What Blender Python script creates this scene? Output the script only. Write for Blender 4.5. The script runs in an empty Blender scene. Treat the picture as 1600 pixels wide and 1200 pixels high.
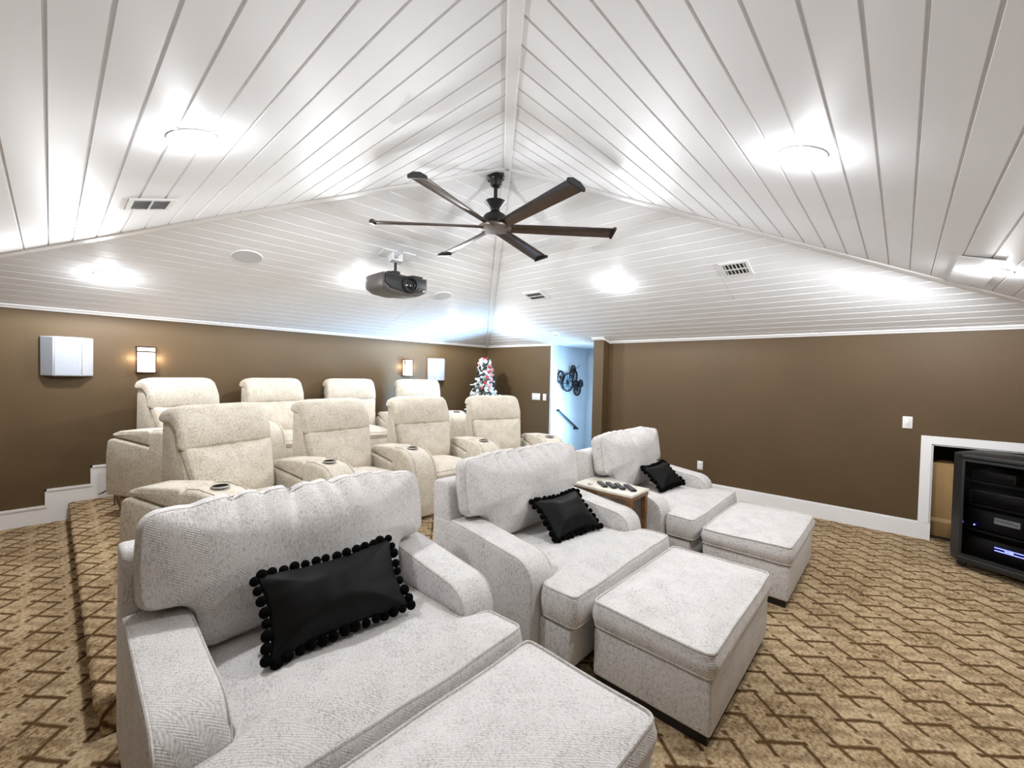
import bpy, bmesh, math, random
from math import sin, cos, pi, radians as RAD, hypot
from mathutils import Vector, Matrix, noise
random.seed(7)
SC = bpy.context.scene
COL = SC.collection

# ------------------------------------------------------------------ camera
cam_d = bpy.data.cameras.new('camera')
cam = bpy.data.objects.new('camera', cam_d); COL.objects.link(cam)
cam_d.sensor_width = 36.0
cam_d.lens = 36.0 * 662.55 / 1600.0
cam_d.clip_start = 0.02
def cam_matrix(yaw, pitch, roll):
    y, p, r = RAD(yaw), RAD(pitch), RAD(roll)
    f = Vector((cos(y)*cos(p), sin(y)*cos(p), sin(p)))
    rt = Vector((sin(y), -cos(y), 0)); up = rt.cross(f)
    r2 = rt*cos(r) - up*sin(r); u2 = rt*sin(r) + up*cos(r)
    return Matrix((r2, u2, -f)).transposed().to_4x4()
cam.matrix_world = Matrix.Translation((0, 0, 1.6)) @ cam_matrix(42.551, -1.337, -1.307)
SC.camera = cam

# ------------------------------------------------------------------ world, exposure
w = bpy.data.worlds.new('world'); SC.world = w; w.use_nodes = True
bg = w.node_tree.nodes['Background']
bg.inputs[0].default_value = (0.55, 0.75, 1.0, 1); bg.inputs[1].default_value = 1.5
vs = SC.view_settings
vs.view_transform = 'Standard'; vs.look = 'None'; vs.exposure = 0.86; vs.gamma = 1.0; vs.use_curve_mapping = False

LAMP_W = 23.0        # each recessed ceiling lamp
DAY_W = 52.0        # daylight through the stair window
SCONCE_W = 1.3
LAMP_PROFILE = ((0.0, .035), (.47, .035), (.53, .68), (.62, .58), (.76, .43), (1.0, .43))   # (1+cos)/2 -> relative intensity/4

# room dimensions (metres)
X0, Y0, XM, YM, HE = 6.077, 6.290, -1.285, -1.294, 2.145
AP = Vector((2.495, 2.394, 3.261))
P1, P2 = 0.18, 0.345            # platform heights
WT = 0.12

# stair window daylight (area light standing in the window opening)
def area_light(name, loc, target, sx, sy, power, color):
    d = bpy.data.lights.new(name, 'AREA'); d.shape = 'RECTANGLE'; d.size = sx; d.size_y = sy
    d.energy = power; d.color = color
    d.spread = RAD(66)
    o = bpy.data.objects.new(name, d); COL.objects.link(o); o.location = loc
    o.rotation_euler = (Vector(target)-Vector(loc)).to_track_quat('-Z', 'Y').to_euler()
    return o
area_light('stair_window_daylight', (7.2, 3.15, 0.45), (3.6, 6.29, 1.95), 0.8, 1.4, DAY_W, (0.36, 0.66, 1.0))

# ------------------------------------------------------------------ materials
def s2l(c): return tuple(((v/255)/12.92 if v/255 <= .04045 else ((v/255+.055)/1.055)**2.4) for v in c)
class NT:
    def __init__(s, name):
        s.m = bpy.data.materials.new(name); s.m.use_nodes = True
        s.t = s.m.node_tree; s.b = s.t.nodes['Principled BSDF']; s.out = s.t.nodes['Material Output']
    def n(s, typ, **kw):
        x = s.t.nodes.new(typ)
        for k, v in kw.items(): setattr(x, k, v)
        return x
    def l(s, a, b): s.t.links.new(a, b)
    def val(s, sock, v):
        if hasattr(v, 'links') or hasattr(v, 'is_linked'): s.l(v, sock)
        else: sock.default_value = v
    def math(s, op, a, b=0.0, c=0.0):
        x = s.n('ShaderNodeMath', operation=op)
        for i, v in enumerate((a, b, c)): s.val(x.inputs[i], v)
        return x.outputs[0]
    def mix(s, f, a, b):
        x = s.n('ShaderNodeMix', data_type='RGBA'); s.val(x.inputs[0], f)
        s.val(x.inputs[6], a if not isinstance(a, tuple) else (*a[:3], 1)); s.val(x.inputs[7], b if not isinstance(b, tuple) else (*b[:3], 1))
        return x.outputs[2]
    def coord(s, which='Object', scale=(1, 1, 1)):
        c = s.n('ShaderNodeTexCoord'); mp = s.n('ShaderNodeMapping'); s.l(c.outputs[which], mp.inputs[0]); mp.inputs['Scale'].default_value = scale
        return mp.outputs[0]
    def noise(s, vec, scale, detail=3, rough=.55):
        x = s.n('ShaderNodeTexNoise'); s.l(vec, x.inputs['Vector']); x.inputs['Scale'].default_value = scale
        x.inputs['Detail'].default_value = detail; x.inputs['Roughness'].default_value = rough; return x.outputs[0]
    def ramp(s, f, stops):
        x = s.n('ShaderNodeValToRGB'); s.l(f, x.inputs[0]); e = x.color_ramp.elements
        while len(e) < len(stops): e.new(.5)
        for i, (p, c) in enumerate(stops): e[i].position = p; e[i].color = (*c[:3], 1)
        return x.outputs[0]
    def bump(s, h, strength=.3, dist=.01):
        x = s.n('ShaderNodeBump'); s.l(h, x.inputs['Height']); x.inputs['Strength'].default_value = strength; x.inputs['Distance'].default_value = dist
        s.l(x.outputs[0], s.b.inputs['Normal'])
def plain(name, rgb, rough=.5, metal=0.0, var=.08, nscale=12, bump=0.0, spec=.5, coat=0):
    t = NT(name); c = s2l(rgb); v = t.coord()
    n = t.noise(v, nscale)
    t.l(t.ramp(n, [(.3, tuple(x*(1-var) for x in c)), (.7, tuple(min(1, x*(1+var)) for x in c))]), t.b.inputs['Base Color'])
    t.b.inputs['Roughness'].default_value = rough; t.b.inputs['Metallic'].default_value = metal
    t.b.inputs['Specular IOR Level'].default_value = spec
    if coat: t.b.inputs['Coat Weight'].default_value = coat
    if bump: t.bump(t.noise(v, nscale*14, 2), bump, .003)
    return t.m
def fabric(name, light, mid, dark, herring=False):
    t = NT(name); v = t.coord(scale=(1, 1, 1))
    v1 = t.coord(scale=(190, 60, 60)); v2 = t.coord(scale=(60, 190, 60)); v3 = t.coord(scale=(60, 60, 150))
    n1 = t.noise(t.coord(scale=(230, 80, 60)), 1, 3, .6); n2 = t.noise(t.coord(scale=(80, 200, 110)), 1, 2, .6)
    n3 = t.noise(v, 9, 3)
    m = t.math('MULTIPLY_ADD', n1, .62, t.math('MULTIPLY_ADD', n2, .3, t.math('MULTIPLY', n3, .22)))
    t.l(t.ramp(m, [(.40, s2l(dark)), (.50, s2l(mid)), (.585, s2l(light)), (.68, tuple(min(1, x*1.05) for x in s2l(light)))]), t.b.inputs['Base Color'])
    t.b.inputs['Roughness'].default_value = .92; t.b.inputs['Specular IOR Level'].default_value = .15
    t.b.inputs['Sheen Weight'].default_value = .15
    h = m
    if herring:
        sep = t.n('ShaderNodeSeparateXYZ'); t.l(v, sep.inputs[0])
        a = t.math('ADD', sep.outputs[0], sep.outputs[1])
        tri = t.math('PINGPONG', a, .035)
        z = t.math('ADD', t.math('MULTIPLY', tri, 1.0), sep.outputs[2])
        st = t.math('PINGPONG', z, .006)
        h = t.math('MULTIPLY_ADD', st, 60, m)
    t.bump(h, .55, .004)
    return t.m
def carpet_material():
    t = NT('patterned_carpet'); v = t.coord()
    wob = t.noise(v, 7, 2); wob2 = t.noise(v, 60, 2)
    sep = t.n('ShaderNodeSeparateXYZ'); t.l(v, sep.inputs[0])
    # vertical faces: push the pattern down with z
    X = t.math('DIVIDE', t.math('MULTIPLY_ADD', wob, .03, sep.outputs[0]), .2)
    Yy = t.math('DIVIDE', t.math('ADD', t.math('MULTIPLY_ADD', wob2, .018, sep.outputs[1]), sep.outputs[2]), .24)
    s = t.math('SUBTRACT', t.math('ADD', X, Yy), .42); tt = t.math('SUBTRACT', t.math('SUBTRACT', X, Yy), .10)
    def lines(a, b, start, ln, wd):
        n = t.math('ROUND', a); d = t.math('ABSOLUTE', t.math('SUBTRACT', a, n))
        on = t.math('LESS_THAN', t.math('FRACT', t.math('DIVIDE', t.math('ADD', t.math('SUBTRACT', b, n), start), 2.0)), ln/2)
        dd = t.math('SUBTRACT', 1.0, t.math('SMOOTHSTEP', d, wd*.4, wd)) if False else None
        mr = t.n('ShaderNodeMapRange', interpolation_type='SMOOTHSTEP'); t.l(d, mr.inputs[0])
        mr.inputs[1].default_value = wd*.2; mr.inputs[2].default_value = wd; mr.inputs[3].default_value = 1; mr.inputs[4].default_value = 0
        return t.math('MULTIPLY', mr.outputs[0], on)
    A = lines(s, tt, 1.28, 1.42, .105); B = lines(tt, s, 1.45, 1.48, .105); K = lines(tt, s, -.16, .16, .13)
    A2 = t.math('MULTIPLY', lines(t.math('ADD', s, .5), tt, 1.0, 1.7, .20), .36)
    L = t.math('MAXIMUM', t.math('MAXIMUM', A, B), t.math('MAXIMUM', t.math('MULTIPLY', K, .9), A2))
    fuzz = t.noise(v, 55, 4, .7); big = t.noise(v, 3.2, 2)
    base = t.ramp(t.math('MULTIPLY_ADD', fuzz, .75, t.math('MULTIPLY', big, .25)), [(.36, s2l((112, 90, 62))), (.5, s2l((186, 161, 126))), (.66, s2l((220, 200, 166)))])
    line = t.mix(fuzz, s2l((66, 46, 26)), s2l((118, 90, 58)))
    t.l(t.mix(L, base, line), t.b.inputs['Base Color'])
    t.b.inputs['Roughness'].default_value = 1.0; t.b.inputs['Specular IOR Level'].default_value = .05
    h = t.math('SUBTRACT', t.math('MULTIPLY', t.noise(v, 160, 2), .5), t.math('MULTIPLY', L, .8))
    t.bump(h, .8, .012)
    return t.m
def wall_material(name, rgb, bump=.25):
    t = NT(name); v = t.coord(); c = s2l(rgb)
    n = t.noise(v, 1.6, 3)
    t.l(t.ramp(n, [(.3, tuple(x*.93 for x in c)), (.7, tuple(x*1.07 for x in c))]), t.b.inputs['Base Color'])
    t.b.inputs['Roughness'].default_value = .55; t.b.inputs['Specular IOR Level'].default_value = .35
    t.bump(t.noise(v, 90, 3), bump, .004)
    return t.m
def emis(name, rgb, strength):
    t = NT(name); t.b.inputs['Base Color'].default_value = (.8, .8, .8, 1)
    n = t.noise(t.coord(), 30)
    t.l(t.mix(t.math('MULTIPLY', n, .15), tuple(s2l(rgb)), (1, 1, 1)), t.b.inputs['Emission Color'])
    t.b.inputs['Emission Strength'].default_value = strength
    return t.m
def glass(name, rgb=(255, 255, 255), rough=.02, alpha=None):
    t = NT(name); t.b.inputs['Base Color'].default_value = (*s2l(rgb), 1); t.b.inputs['Roughness'].default_value = rough
    t.b.inputs['Transmission Weight'].default_value = 1.0; t.b.inputs['IOR'].default_value = 1.1
    return t.m
M = {}
M['carpet'] = carpet_material()
M['wall'] = wall_material('brown_wall_paint', (90, 72, 48))
M['wallwhite'] = wall_material('pale_stair_wall_paint', (198, 205, 210), .12)
M['ceil'] = plain('white_ceiling_paint', (240, 241, 244), .5, var=.012, nscale=3, bump=.04, spec=.22)
M['groove'] = plain('ceiling_groove', (226, 226, 228), .6, var=.03)
M['trim'] = plain('white_trim_paint', (243, 243, 244), .35, var=.012, nscale=4)
M['chaise'] = fabric('pale_grey_chenille', (222, 219, 217), (203, 200, 198), (168, 164, 161), True)
M['chaise2'] = fabric('pale_grey_welt', (206, 202, 198), (188, 183, 179), (158, 152, 147))
M['recl'] = fabric('oatmeal_velvet', (218, 210, 196), (196, 186, 170), (154, 141, 123))
M['recl2'] = fabric('oatmeal_velvet_seam', (196, 186, 170), (172, 160, 143), (138, 125, 107))
M['black'] = plain('black_plastic', (22, 22, 24), .42, var=.1)
M['blackmetal'] = plain('black_powder_metal', (26, 25, 26), .4, metal=.3, var=.1)
M['blackwood'] = plain('black_plinth', (20, 18, 17), .5)
M['velvet'] = plain('black_velvet', (4, 4, 4), .6, var=.3, spec=.22)
M['velvet'].node_tree.nodes['Principled BSDF'].inputs['Sheen Weight'].default_value = .0
M['pom'] = plain('black_pompom_yarn', (4, 4, 4), .95, var=.3, nscale=60, bump=.5, spec=.1)
M['bronze'] = plain('dark_bronze_blade', (74, 60, 50), .33, metal=.55, var=.12)
M['bronzelite'] = plain('bronze_disc', (112, 100, 92), .4, metal=.4, var=.08)
M['projgrey'] = plain('dark_grey_projector', (84, 79, 76), .45, var=.06)
M['offwhite'] = plain('off_white_plastic', (232, 232, 232), .45, var=.02)
M['spkwhite'] = plain('white_speaker_cabinet', (196, 199, 204), .5, var=.02, bump=.08)
M['spkgrille'] = plain('pale_grey_grille_cloth', (168, 174, 184), .75, var=.03, nscale=40, bump=.2)
M['grille'] = plain('ceiling_speaker_grille', (206, 208, 212), .6, var=.03, nscale=50, bump=.2)
M['vent'] = plain('white_vent_metal', (232, 232, 232), .4, var=.02)
M['ventdark'] = plain('duct_shade_dark', (38, 36, 34), .8)
M['sconceframe'] = plain('dark_bronze_sconce', (58, 40, 32), .4, metal=.5)
M['sconceglass'] = emis('warm_lit_glass', (255, 236, 205), 1.5)
M['lamp'] = emis('lit_lens', (255, 250, 244), 14.0)
M['cardboard'] = plain('cardboard', (190, 154, 104), .85, var=.06, nscale=6)
M['tape'] = plain('packing_tape', (214, 182, 132), .35)
M['wood'] = plain('brown_wood', (128, 92, 54), .45, var=.2, nscale=8)
M['tabletop'] = plain('cream_table_top', (232, 226, 212), .35, var=.03)
M['cab'] = plain('charcoal_cabinet', (30, 30, 31), .4, var=.1)
M['cabglass'] = glass('smoked_glass', (205, 205, 208), .01)
M['silver'] = plain('grey_equipment', (92, 90, 88), .4, metal=.4)
M['bluelight'] = emis('blue_indicator', (40, 60, 255), 6.0)
M['labelwhite'] = plain('white_sticker', (215, 225, 225), .6)
M['screen'] = plain('white_sticker_print', (90, 100, 100), .6)
M['flock'] = plain('flocked_needles', (228, 233, 232), .9, var=.25, nscale=30)
M['green'] = plain('dark_green_needles', (52, 66, 52), .9, var=.3, nscale=30)
M['redorn'] = plain('red_bauble_gloss', (150, 24, 34), .2, var=.1, coat=.5)
M['darkorn'] = plain('dark_bauble_gloss', (24, 22, 26), .15, var=.1, coat=.5)
M['pinkorn'] = plain('pink_bauble_gloss', (196, 120, 128), .3, var=.1)
M['bark'] = plain('tree_trunk', (80, 60, 44), .9)
M['iron'] = plain('dark_iron', (34, 34, 38), .5, metal=.6)
M['clockface'] = plain('distressed_blue_clock_face', (150, 180, 196), .6, var=.25, nscale=25)
M['paneglass'] = glass('window_pane', (255, 255, 255), 0.0)
M['chrome'] = plain('cup_ring', (176, 170, 160), .45, metal=.3)
M['cupdark'] = plain('cup_shade_disc', (6, 6, 7), .9, spec=.05)
M['button'] = plain('remote_button_grey', (120, 120, 124), .5)

# ------------------------------------------------------------------ mesh helpers
class MB:
    def __init__(s): s.v = []; s.f = []
    def add(s, vs, fs, mat=None):
        o = len(s.v)
        s.v += [tuple(mat @ Vector(p)) if mat else tuple(p) for p in vs]
        s.f += [tuple(i+o for i in f) for f in fs]; return s
    def box(s, a, b, mat=None):
        (x0, y0, z0), (x1, y1, z1) = a, b
        return s.add([(x0,y0,z0),(x1,y0,z0),(x1,y1,z0),(x0,y1,z0),(x0,y0,z1),(x1,y0,z1),(x1,y1,z1),(x0,y1,z1)],
                     [(0,3,2,1),(4,5,6,7),(0,1,5,4),(1,2,6,5),(2,3,7,6),(3,0,4,7)], mat)
    def hexa(s, q, mat=None):
        return s.add(q, [(0,3,2,1),(4,5,6,7),(0,1,5,4),(1,2,6,5),(2,3,7,6),(3,0,4,7)], mat)
    def prism(s, poly, a0, a1, axis='x', mat=None):
        n = len(poly)
        def P(u, v, a): return {'x': (a, u, v), 'y': (u, a, v), 'z': (u, v, a)}[axis]
        vs = [P(u, v, a0) for u, v in poly] + [P(u, v, a1) for u, v in poly]
        fs = [tuple(range(n))[::-1], tuple(range(n, 2*n))] + [(i, (i+1) % n, n+(i+1) % n, n+i) for i in range(n)]
        return s.add(vs, fs, mat)
    def lathe(s, prof, seg=24, mat=None, cap=True):
        vs = []; fs = []
        for r, z in prof:
            for k in range(seg): a = 2*pi*k/seg; vs.append((r*cos(a), r*sin(a), z))
        for i in range(len(prof)-1):
            for k in range(seg):
                k2 = (k+1) % seg; fs.append((i*seg+k, i*seg+k2, (i+1)*seg+k2, (i+1)*seg+k))
        if cap: fs.append(tuple(range(seg))[::-1]); fs.append(tuple(range((len(prof)-1)*seg, len(prof)*seg)))
        return s.add(vs, fs, mat)
    def tube(s, path, r, seg=8, closed=False, mat=None):
        pts = [Vector(p) for p in path]; n = len(pts); vs = []; fs = []; prev = None
        for i in range(n):
            if closed: tan = pts[(i+1) % n]-pts[i-1]
            else: tan = pts[min(i+1, n-1)]-pts[max(i-1, 0)]
            if tan.length < 1e-9: tan = Vector((0, 0, 1))
            tan.normalize()
            if prev is None:
                up = Vector((0, 0, 1)) if abs(tan.z) < .9 else Vector((1, 0, 0))
                nrm = tan.cross(up).normalized()
            else:
                nrm = (prev - tan*prev.dot(tan)).normalized()
            prev = nrm; bn = tan.cross(nrm)
            rr = r(i/(n-1)) if callable(r) else r
            for k in range(seg):
                a = 2*pi*k/seg; vs.append(pts[i]+nrm*cos(a)*rr+bn*sin(a)*rr)
        m = n if closed else n-1
        for i in range(m):
            for k in range(seg):
                k2 = (k+1) % seg; j = (i+1) % n; fs.append((i*seg+k, i*seg+k2, j*seg+k2, j*seg+k))
        if not closed: fs.append(tuple(range(seg))[::-1]); fs.append(tuple(range((n-1)*seg, n*seg)))
        return s.add(vs, fs, mat)
    def sphere(s, c, r, seg=10, rings=6, mat=None):
        vs = [(c[0], c[1], c[2]-r)]; fs = []
        for i in range(1, rings):
            a = -pi/2+pi*i/rings
            for k in range(seg): b = 2*pi*k/seg; vs.append((c[0]+r*cos(a)*cos(b), c[1]+r*cos(a)*sin(b), c[2]+r*sin(a)))
        vs.append((c[0], c[1], c[2]+r)); top = len(vs)-1
        for k in range(seg):
            k2 = (k+1) % seg; fs.append((0, 1+k2, 1+k)); fs.append((top, 1+(rings-2)*seg+k, 1+(rings-2)*seg+k2))
            for i in range(rings-2): fs.append((1+i*seg+k, 1+i*seg+k2, 1+(i+1)*seg+k2, 1+(i+1)*seg+k))
        return s.add(vs, fs, mat)
    def mesh(s, name, mat, smooth=True, relax=None, bevel=0, bseg=3, caponly=False, deform=None, angle=35, recalc=True):
        me = bpy.data.meshes.new(name); me.from_pydata(s.v, [], s.f); me.update()
        bm = bmesh.new(); bm.from_mesh(me)
        if recalc: bmesh.ops.recalc_face_normals(bm, faces=bm.faces)
        if bevel:
            es = [e for e in bm.edges if len(e.link_faces) == 2 and e.calc_face_angle(0) > RAD(angle)]
            bmesh.ops.bevel(bm, geom=es, offset=bevel, segments=bseg, profile=.5, affect='EDGES', clamp_overlap=True)
        if relax:
            vs_ = [v for v in bm.verts if v.co.z > relax[0]]
            for _ in range(relax[1]): bmesh.ops.smooth_vert(bm, verts=vs_, factor=.5, use_axis_x=True, use_axis_y=True, use_axis_z=True)
        if deform:
            for v in bm.verts: v.co = Vector(deform(v.co))
        if smooth:
            for e in bm.edges:
                if len(e.link_faces) == 2 and e.calc_face_angle(0) > RAD(48 if not bevel else 60): e.smooth = False
            for f in bm.faces: f.smooth = True
        bm.to_mesh(me); bm.free()
        me.materials.append(M[mat] if isinstance(mat, str) else mat)
        return me
    def obj(s, name, mat, parent=None, **kw): return link(name, s.mesh(name, mat, **kw), parent)
def link(name, me, parent=None):
    o = bpy.data.objects.new(name, me); COL.objects.link(o)
    if parent: o.parent = parent
    return o
def tag(o, label, cat, group=None):
    o['label'] = label; o['category'] = cat
    if group: o['group'] = group
    return o
def thing(name, label, cat, loc=(0, 0, 0), rz=0, group=None):
    o = bpy.data.objects.new(name, None); COL.objects.link(o); o.location = loc; o.rotation_euler = (0, 0, rz); o.empty_display_size = .1
    return tag(o, label, cat, group)
def struct(name, mb, mat, parent=None, **kw):
    o = mb.obj(name, mat, parent, **kw)
    if not parent: o['kind'] = 'structure'
    return o
def copy_tree(o, parent=None):
    c = o.copy(); COL.objects.link(c)
    if parent: c.parent = parent
    for ch in list(o.children): copy_tree(ch, c)
    return c
def rounded_outline(poly, r, seg=5, dens=.03):
    """2D polygon -> rounded, densified closed outline"""
    n = len(poly); out = []
    for i in range(n):
        p = Vector(poly[i]); a = Vector(poly[i-1]); b = Vector(poly[(i+1) % n])
        da = (a-p); db = (b-p); rr = min(r, da.length*.45, db.length*.45)
        da.normalize(); db.normalize()
        A = p+da*rr; B = p+db*rr
        for k in range(seg+1):
            t = k/seg; out.append((A*(1-t)**2 + p*2*t*(1-t) + B*t*t))
    res = []
    for i in range(len(out)):
        a = out[i]; b = out[(i+1) % len(out)]; L = (b-a).length
        m = max(1, int(round(L/dens)))
        if L < 1e-6: continue
        for k in range(m): res.append(a.lerp(b, k/m))
    return res
def cushion(outline, z0, z1, crown=.03, under=.008, edge=.03, belly=.012, center=(0, 0), rings=9, deform=None):
    """soft cushion: closed outline (list of 2D vectors) between z0 and z1"""
    mb = MB(); n = len(outline); c = Vector(center)
    prof = []
    for k in range(4):   # bottom edge rounding
        a = pi/2*(k/4); prof.append((edge*(1-sin(a)), z0+edge*(1-cos(a)), 0))
    H = z1-z0
    for t in (.25, .5, .75): prof.append((-belly*sin(pi*t), z0+edge+(H-2*edge)*t, 0))
    for k in range(5):
        a = pi/2*(k/4); prof.append((edge*(1-cos(a)), z1-edge*(1-sin(a)), 0))
    vs = []; fs = []
    nor = []
    for i in range(n):
        t = outline[(i+1) % n]-outline[i-1]; t.normalize(); nor.append(Vector((t.y, -t.x)))
    def ring(ins, z):
        for i in range(n):
            p = outline[i]-nor[i]*ins; vs.append((p.x, p.y, z))
    # underside
    base = [outline[i]-nor[i]*edge for i in range(n)]
    xs = [p.x for p in outline]; ys = [p.y for p in outline]
    bx, by, hx_, hy_ = (max(xs)+min(xs))/2, (max(ys)+min(ys))/2, (max(xs)-min(xs))/2, (max(ys)-min(ys))/2
    for k in range(1, 4):
        s_ = k/4
        for p in base: q = c+(p-c)*s_; vs.append((q.x, q.y, z0-under*(1-s_*s_)))
    for ins, z, _ in prof: ring(ins, z)
    for k in range(1, rings):
        s_ = 1-k/rings
        for p in base:
            q = c+(p-c)*s_; fx = (1-min(1, abs(q.x-bx)/hx_)**3.2)*(1-min(1, abs(q.y-by)/hy_)**3.2)
            vs.append((q.x, q.y, z1+crown*(1-s_**5)*(.25+.75*fx)))
    R_ = len(vs)//n
    for r in range(R_-1):
        for i in range(n):
            j = (i+1) % n; fs.append((r*n+i, r*n+j, (r+1)*n+j, (r+1)*n+i))
    vs.append((c.x, c.y, z1+crown)); top = len(vs)-1
    vs.append((c.x, c.y, z0-under)); bot = len(vs)-1
    for i in range(n):
        j = (i+1) % n; fs.append(((R_-1)*n+i, (R_-1)*n+j, top)); fs.append((j, i, bot))
    if deform: vs = [tuple(deform(Vector(v))) for v in vs]
    mb.add(vs, fs); return mb
def loop3(outline, z, ins=0, deform=None):
    n = len(outline); out = []
    for i in range(n):
        t = outline[(i+1) % n]-outline[i-1]; t.normalize(); p = outline[i]-Vector((t.y, -t.x))*ins
        v = Vector((p.x, p.y, z)); out.append(Vector(deform(v)) if deform else v)
    return out
def ccw(poly):
    a = sum(poly[i-1][0]*poly[i][1]-poly[i][0]*poly[i-1][1] for i in range(len(poly)))
    return poly if a > 0 else poly[::-1]

# ================================================================== STRUCTURE
# floor
struct('floor', MB().box((XM-WT, YM-WT, -.1), (X0+WT+.9, Y0+WT, 0)) if False else MB().box((XM-WT, YM-WT, -.1), (X0+WT, Y0+WT, 0)), 'carpet')
# wall back (with sconces), left, front
struct('wall_back', MB().box((XM-WT, Y0, 0), (X0+WT, Y0+WT, HE+.02)), 'wall')
struct('wall_left', MB().box((XM-WT, YM-WT, 0), (XM, Y0, HE+.02)), 'wall')
struct('wall_front', MB().box((XM, YM-WT, 0), (X0+WT, YM, HE+.02)), 'wall')
# wall right with low opening (AV nook) and stair opening
NY0, NY1, NZ = -1.02, -0.25, 0.985       # nook opening
SY0, SY1 = 3.64, 4.62                    # stair opening
mb = MB()
mb.box((X0, YM, 0), (X0+WT, NY0, HE+.02)); mb.box((X0, NY0, NZ), (X0+WT, NY1, HE+.02))
mb.box((X0, NY1, 0), (X0+WT, SY0, HE+.02)); mb.box((X0, SY1, 0), (X0+WT, Y0, HE+.02))
struct('wall_right', mb, 'wall', smooth=False)
# pilaster beside the stair opening
def zc_right(x): return HE + (X0-x)/(X0-AP.x)*(AP.z-HE)
PX = X0-.19
struct('wall_pilaster', MB().hexa([(PX,3.466,0),(X0,3.466,0),(X0,3.645,0),(PX,3.645,0),(PX,3.466,zc_right(PX)),(X0,3.466,HE),(X0,3.645,HE),(PX,3.645,zc_right(PX))]), 'wall', smooth=False)
# AV nook interior: dark recess
d = .75
M['nook'] = wall_material('dark_nook_surface', (46, 42, 40))  # one even dark colour on all inner faces of the nook
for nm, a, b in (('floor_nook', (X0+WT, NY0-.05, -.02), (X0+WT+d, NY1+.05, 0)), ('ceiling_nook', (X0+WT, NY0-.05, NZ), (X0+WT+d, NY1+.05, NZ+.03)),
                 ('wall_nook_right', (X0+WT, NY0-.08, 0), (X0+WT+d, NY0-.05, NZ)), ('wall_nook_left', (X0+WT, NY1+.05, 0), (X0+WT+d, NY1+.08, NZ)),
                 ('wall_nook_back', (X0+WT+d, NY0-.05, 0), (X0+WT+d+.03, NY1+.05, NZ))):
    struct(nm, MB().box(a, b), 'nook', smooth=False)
# casing of the nook
mb = MB(); c = .082
mb.box((X0-.018, NY1, 0.17), (X0, NY1+c, NZ+c)); mb.box((X0-.018, NY0, NZ), (X0, NY1, NZ+c)); mb.box((X0-.018, NY0-c, 0.17), (X0, NY0, NZ+c))
struct('trim_1', mb, 'trim', smooth=False, bevel=.003, bseg=1)
struct('trim_2', MB().box((X0-.004, NY1-.012, 0), (X0+WT, NY1, NZ)).box((X0-.004, NY0, NZ-.012), (X0+WT, NY1, NZ)).box((X0-.004, NY0, 0), (X0+WT, NY0+.012, NZ)), 'trim', smooth=False)
# baseboards
def base_prof(h=.172, t=.018): return [(0, 0), (t, 0), (t, h-.02), (t*.5, h), (0, h)]
mb = MB(); mb.box((X0-.018, NY1, 0), (X0, 3.466, .165)); mb.box((X0-.011, NY1, .165), (X0, 3.466, .178)); mb.box((X0-.018, NY1-.012, 0), (X0, NY1, .165))
mb.box((X0-.018, SY1, 0), (X0, Y0, .178)); mb.box((X0-.018, YM, 0), (X0, NY0, .178))
struct('baseboard_right', mb, 'trim', smooth=False)
mb = MB()
mb.box((XM, Y0-.018, 0), (-.031, Y0, .172)); mb.box((XM, Y0-.026, .158), (-.040, Y0, .178))
mb.box((-.031, Y0-.018, 0), (.294, Y0, .33)); mb.box((-.040, Y0-.026, .318), (.285, Y0, .338)); mb.box((-.040, Y0-.026, .158), (-.026, Y0, .338))
mb.box((.294, Y0-.018, 0), (4.55, Y0, .52)); mb.box((.285, Y0-.026, .51), (4.55, Y0, .53)); mb.box((.285, Y0-.026, .318), (.299, Y0, .53))
mb.box((4.55, Y0-.018, 0), (X0-.018, Y0, .172))
struct('baseboard_back', mb, 'trim', smooth=False)
struct('baseboard_left', MB().box((XM, YM, 0), (XM+.018, Y0-.03, .172)), 'trim', smooth=False)
struct('baseboard_front', MB().box((XM+.02, YM, 0), (X0-.02, YM+.018, .172)), 'trim', smooth=False)

# ceiling: four triangular slopes of boards meeting at the apex
CN = {'L': Vector((XM, Y0, HE)), 'C': Vector((X0, Y0, HE)), 'R': Vector((X0, YM, HE)), 'N': Vector((XM, YM, HE))}
FACES = {'back': ('L', 'C'), 'right': ('C', 'R'), 'front': ('R', 'N'), 'left': ('N', 'L')}
UP = Vector((0, 0, 1))
mb = MB()
for fn, (a, b) in FACES.items():
    A, B = CN[a], CN[b]; T = AP
    off = Vector((0, 0, .0055)); off2 = Vector((0, 0, .09))
    mb.add([A+off, B+off, T+off, A+off2, B+off2, T+off2], [(0, 1, 2), (3, 5, 4), (0, 3, 4, 1), (1, 4, 5, 2), (2, 5, 3, 0)])
ceiling = struct('ceiling', mb, 'groove', smooth=False, recalc=False)
PITCH = .1275
class Face:
    def __init__(s, a, b):
        s.A, s.B = CN[a], CN[b]; s.u = (s.B-s.A).normalized()
        foot = s.A + s.u*((AP-s.A).dot(s.u)); s.run = hypot(*(AP-foot).xy); s.foot = foot
        s.inw = Vector((*(AP-foot).xy, 0)).normalized()
        s.slope = (AP.z-HE)/s.run
        s.v = (AP-foot).normalized()
        s.n = s.u.cross(s.v).normalized()
        if s.n.z > 0: s.n = -s.n
    def at(s, x, y, off=0.0):
        d = (Vector((x, y, 0))-Vector((*s.A.xy, 0))).dot(s.inw)
        return Vector((x, y, HE+d*s.slope)) + s.n*off
    def frame(s, x, y, off=0.0):
        """local x along eave, y up-slope, z into the room"""
        p = s.at(x, y, off); u = s.v.cross(s.n)
        m = Matrix((u, s.v, s.n)).transposed().to_4x4(); m.translation = p
        return m
    def edge(s, d, left):
        t = d/s.run; P = s.A if left else s.B
        return P.lerp(AP, t)
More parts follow.
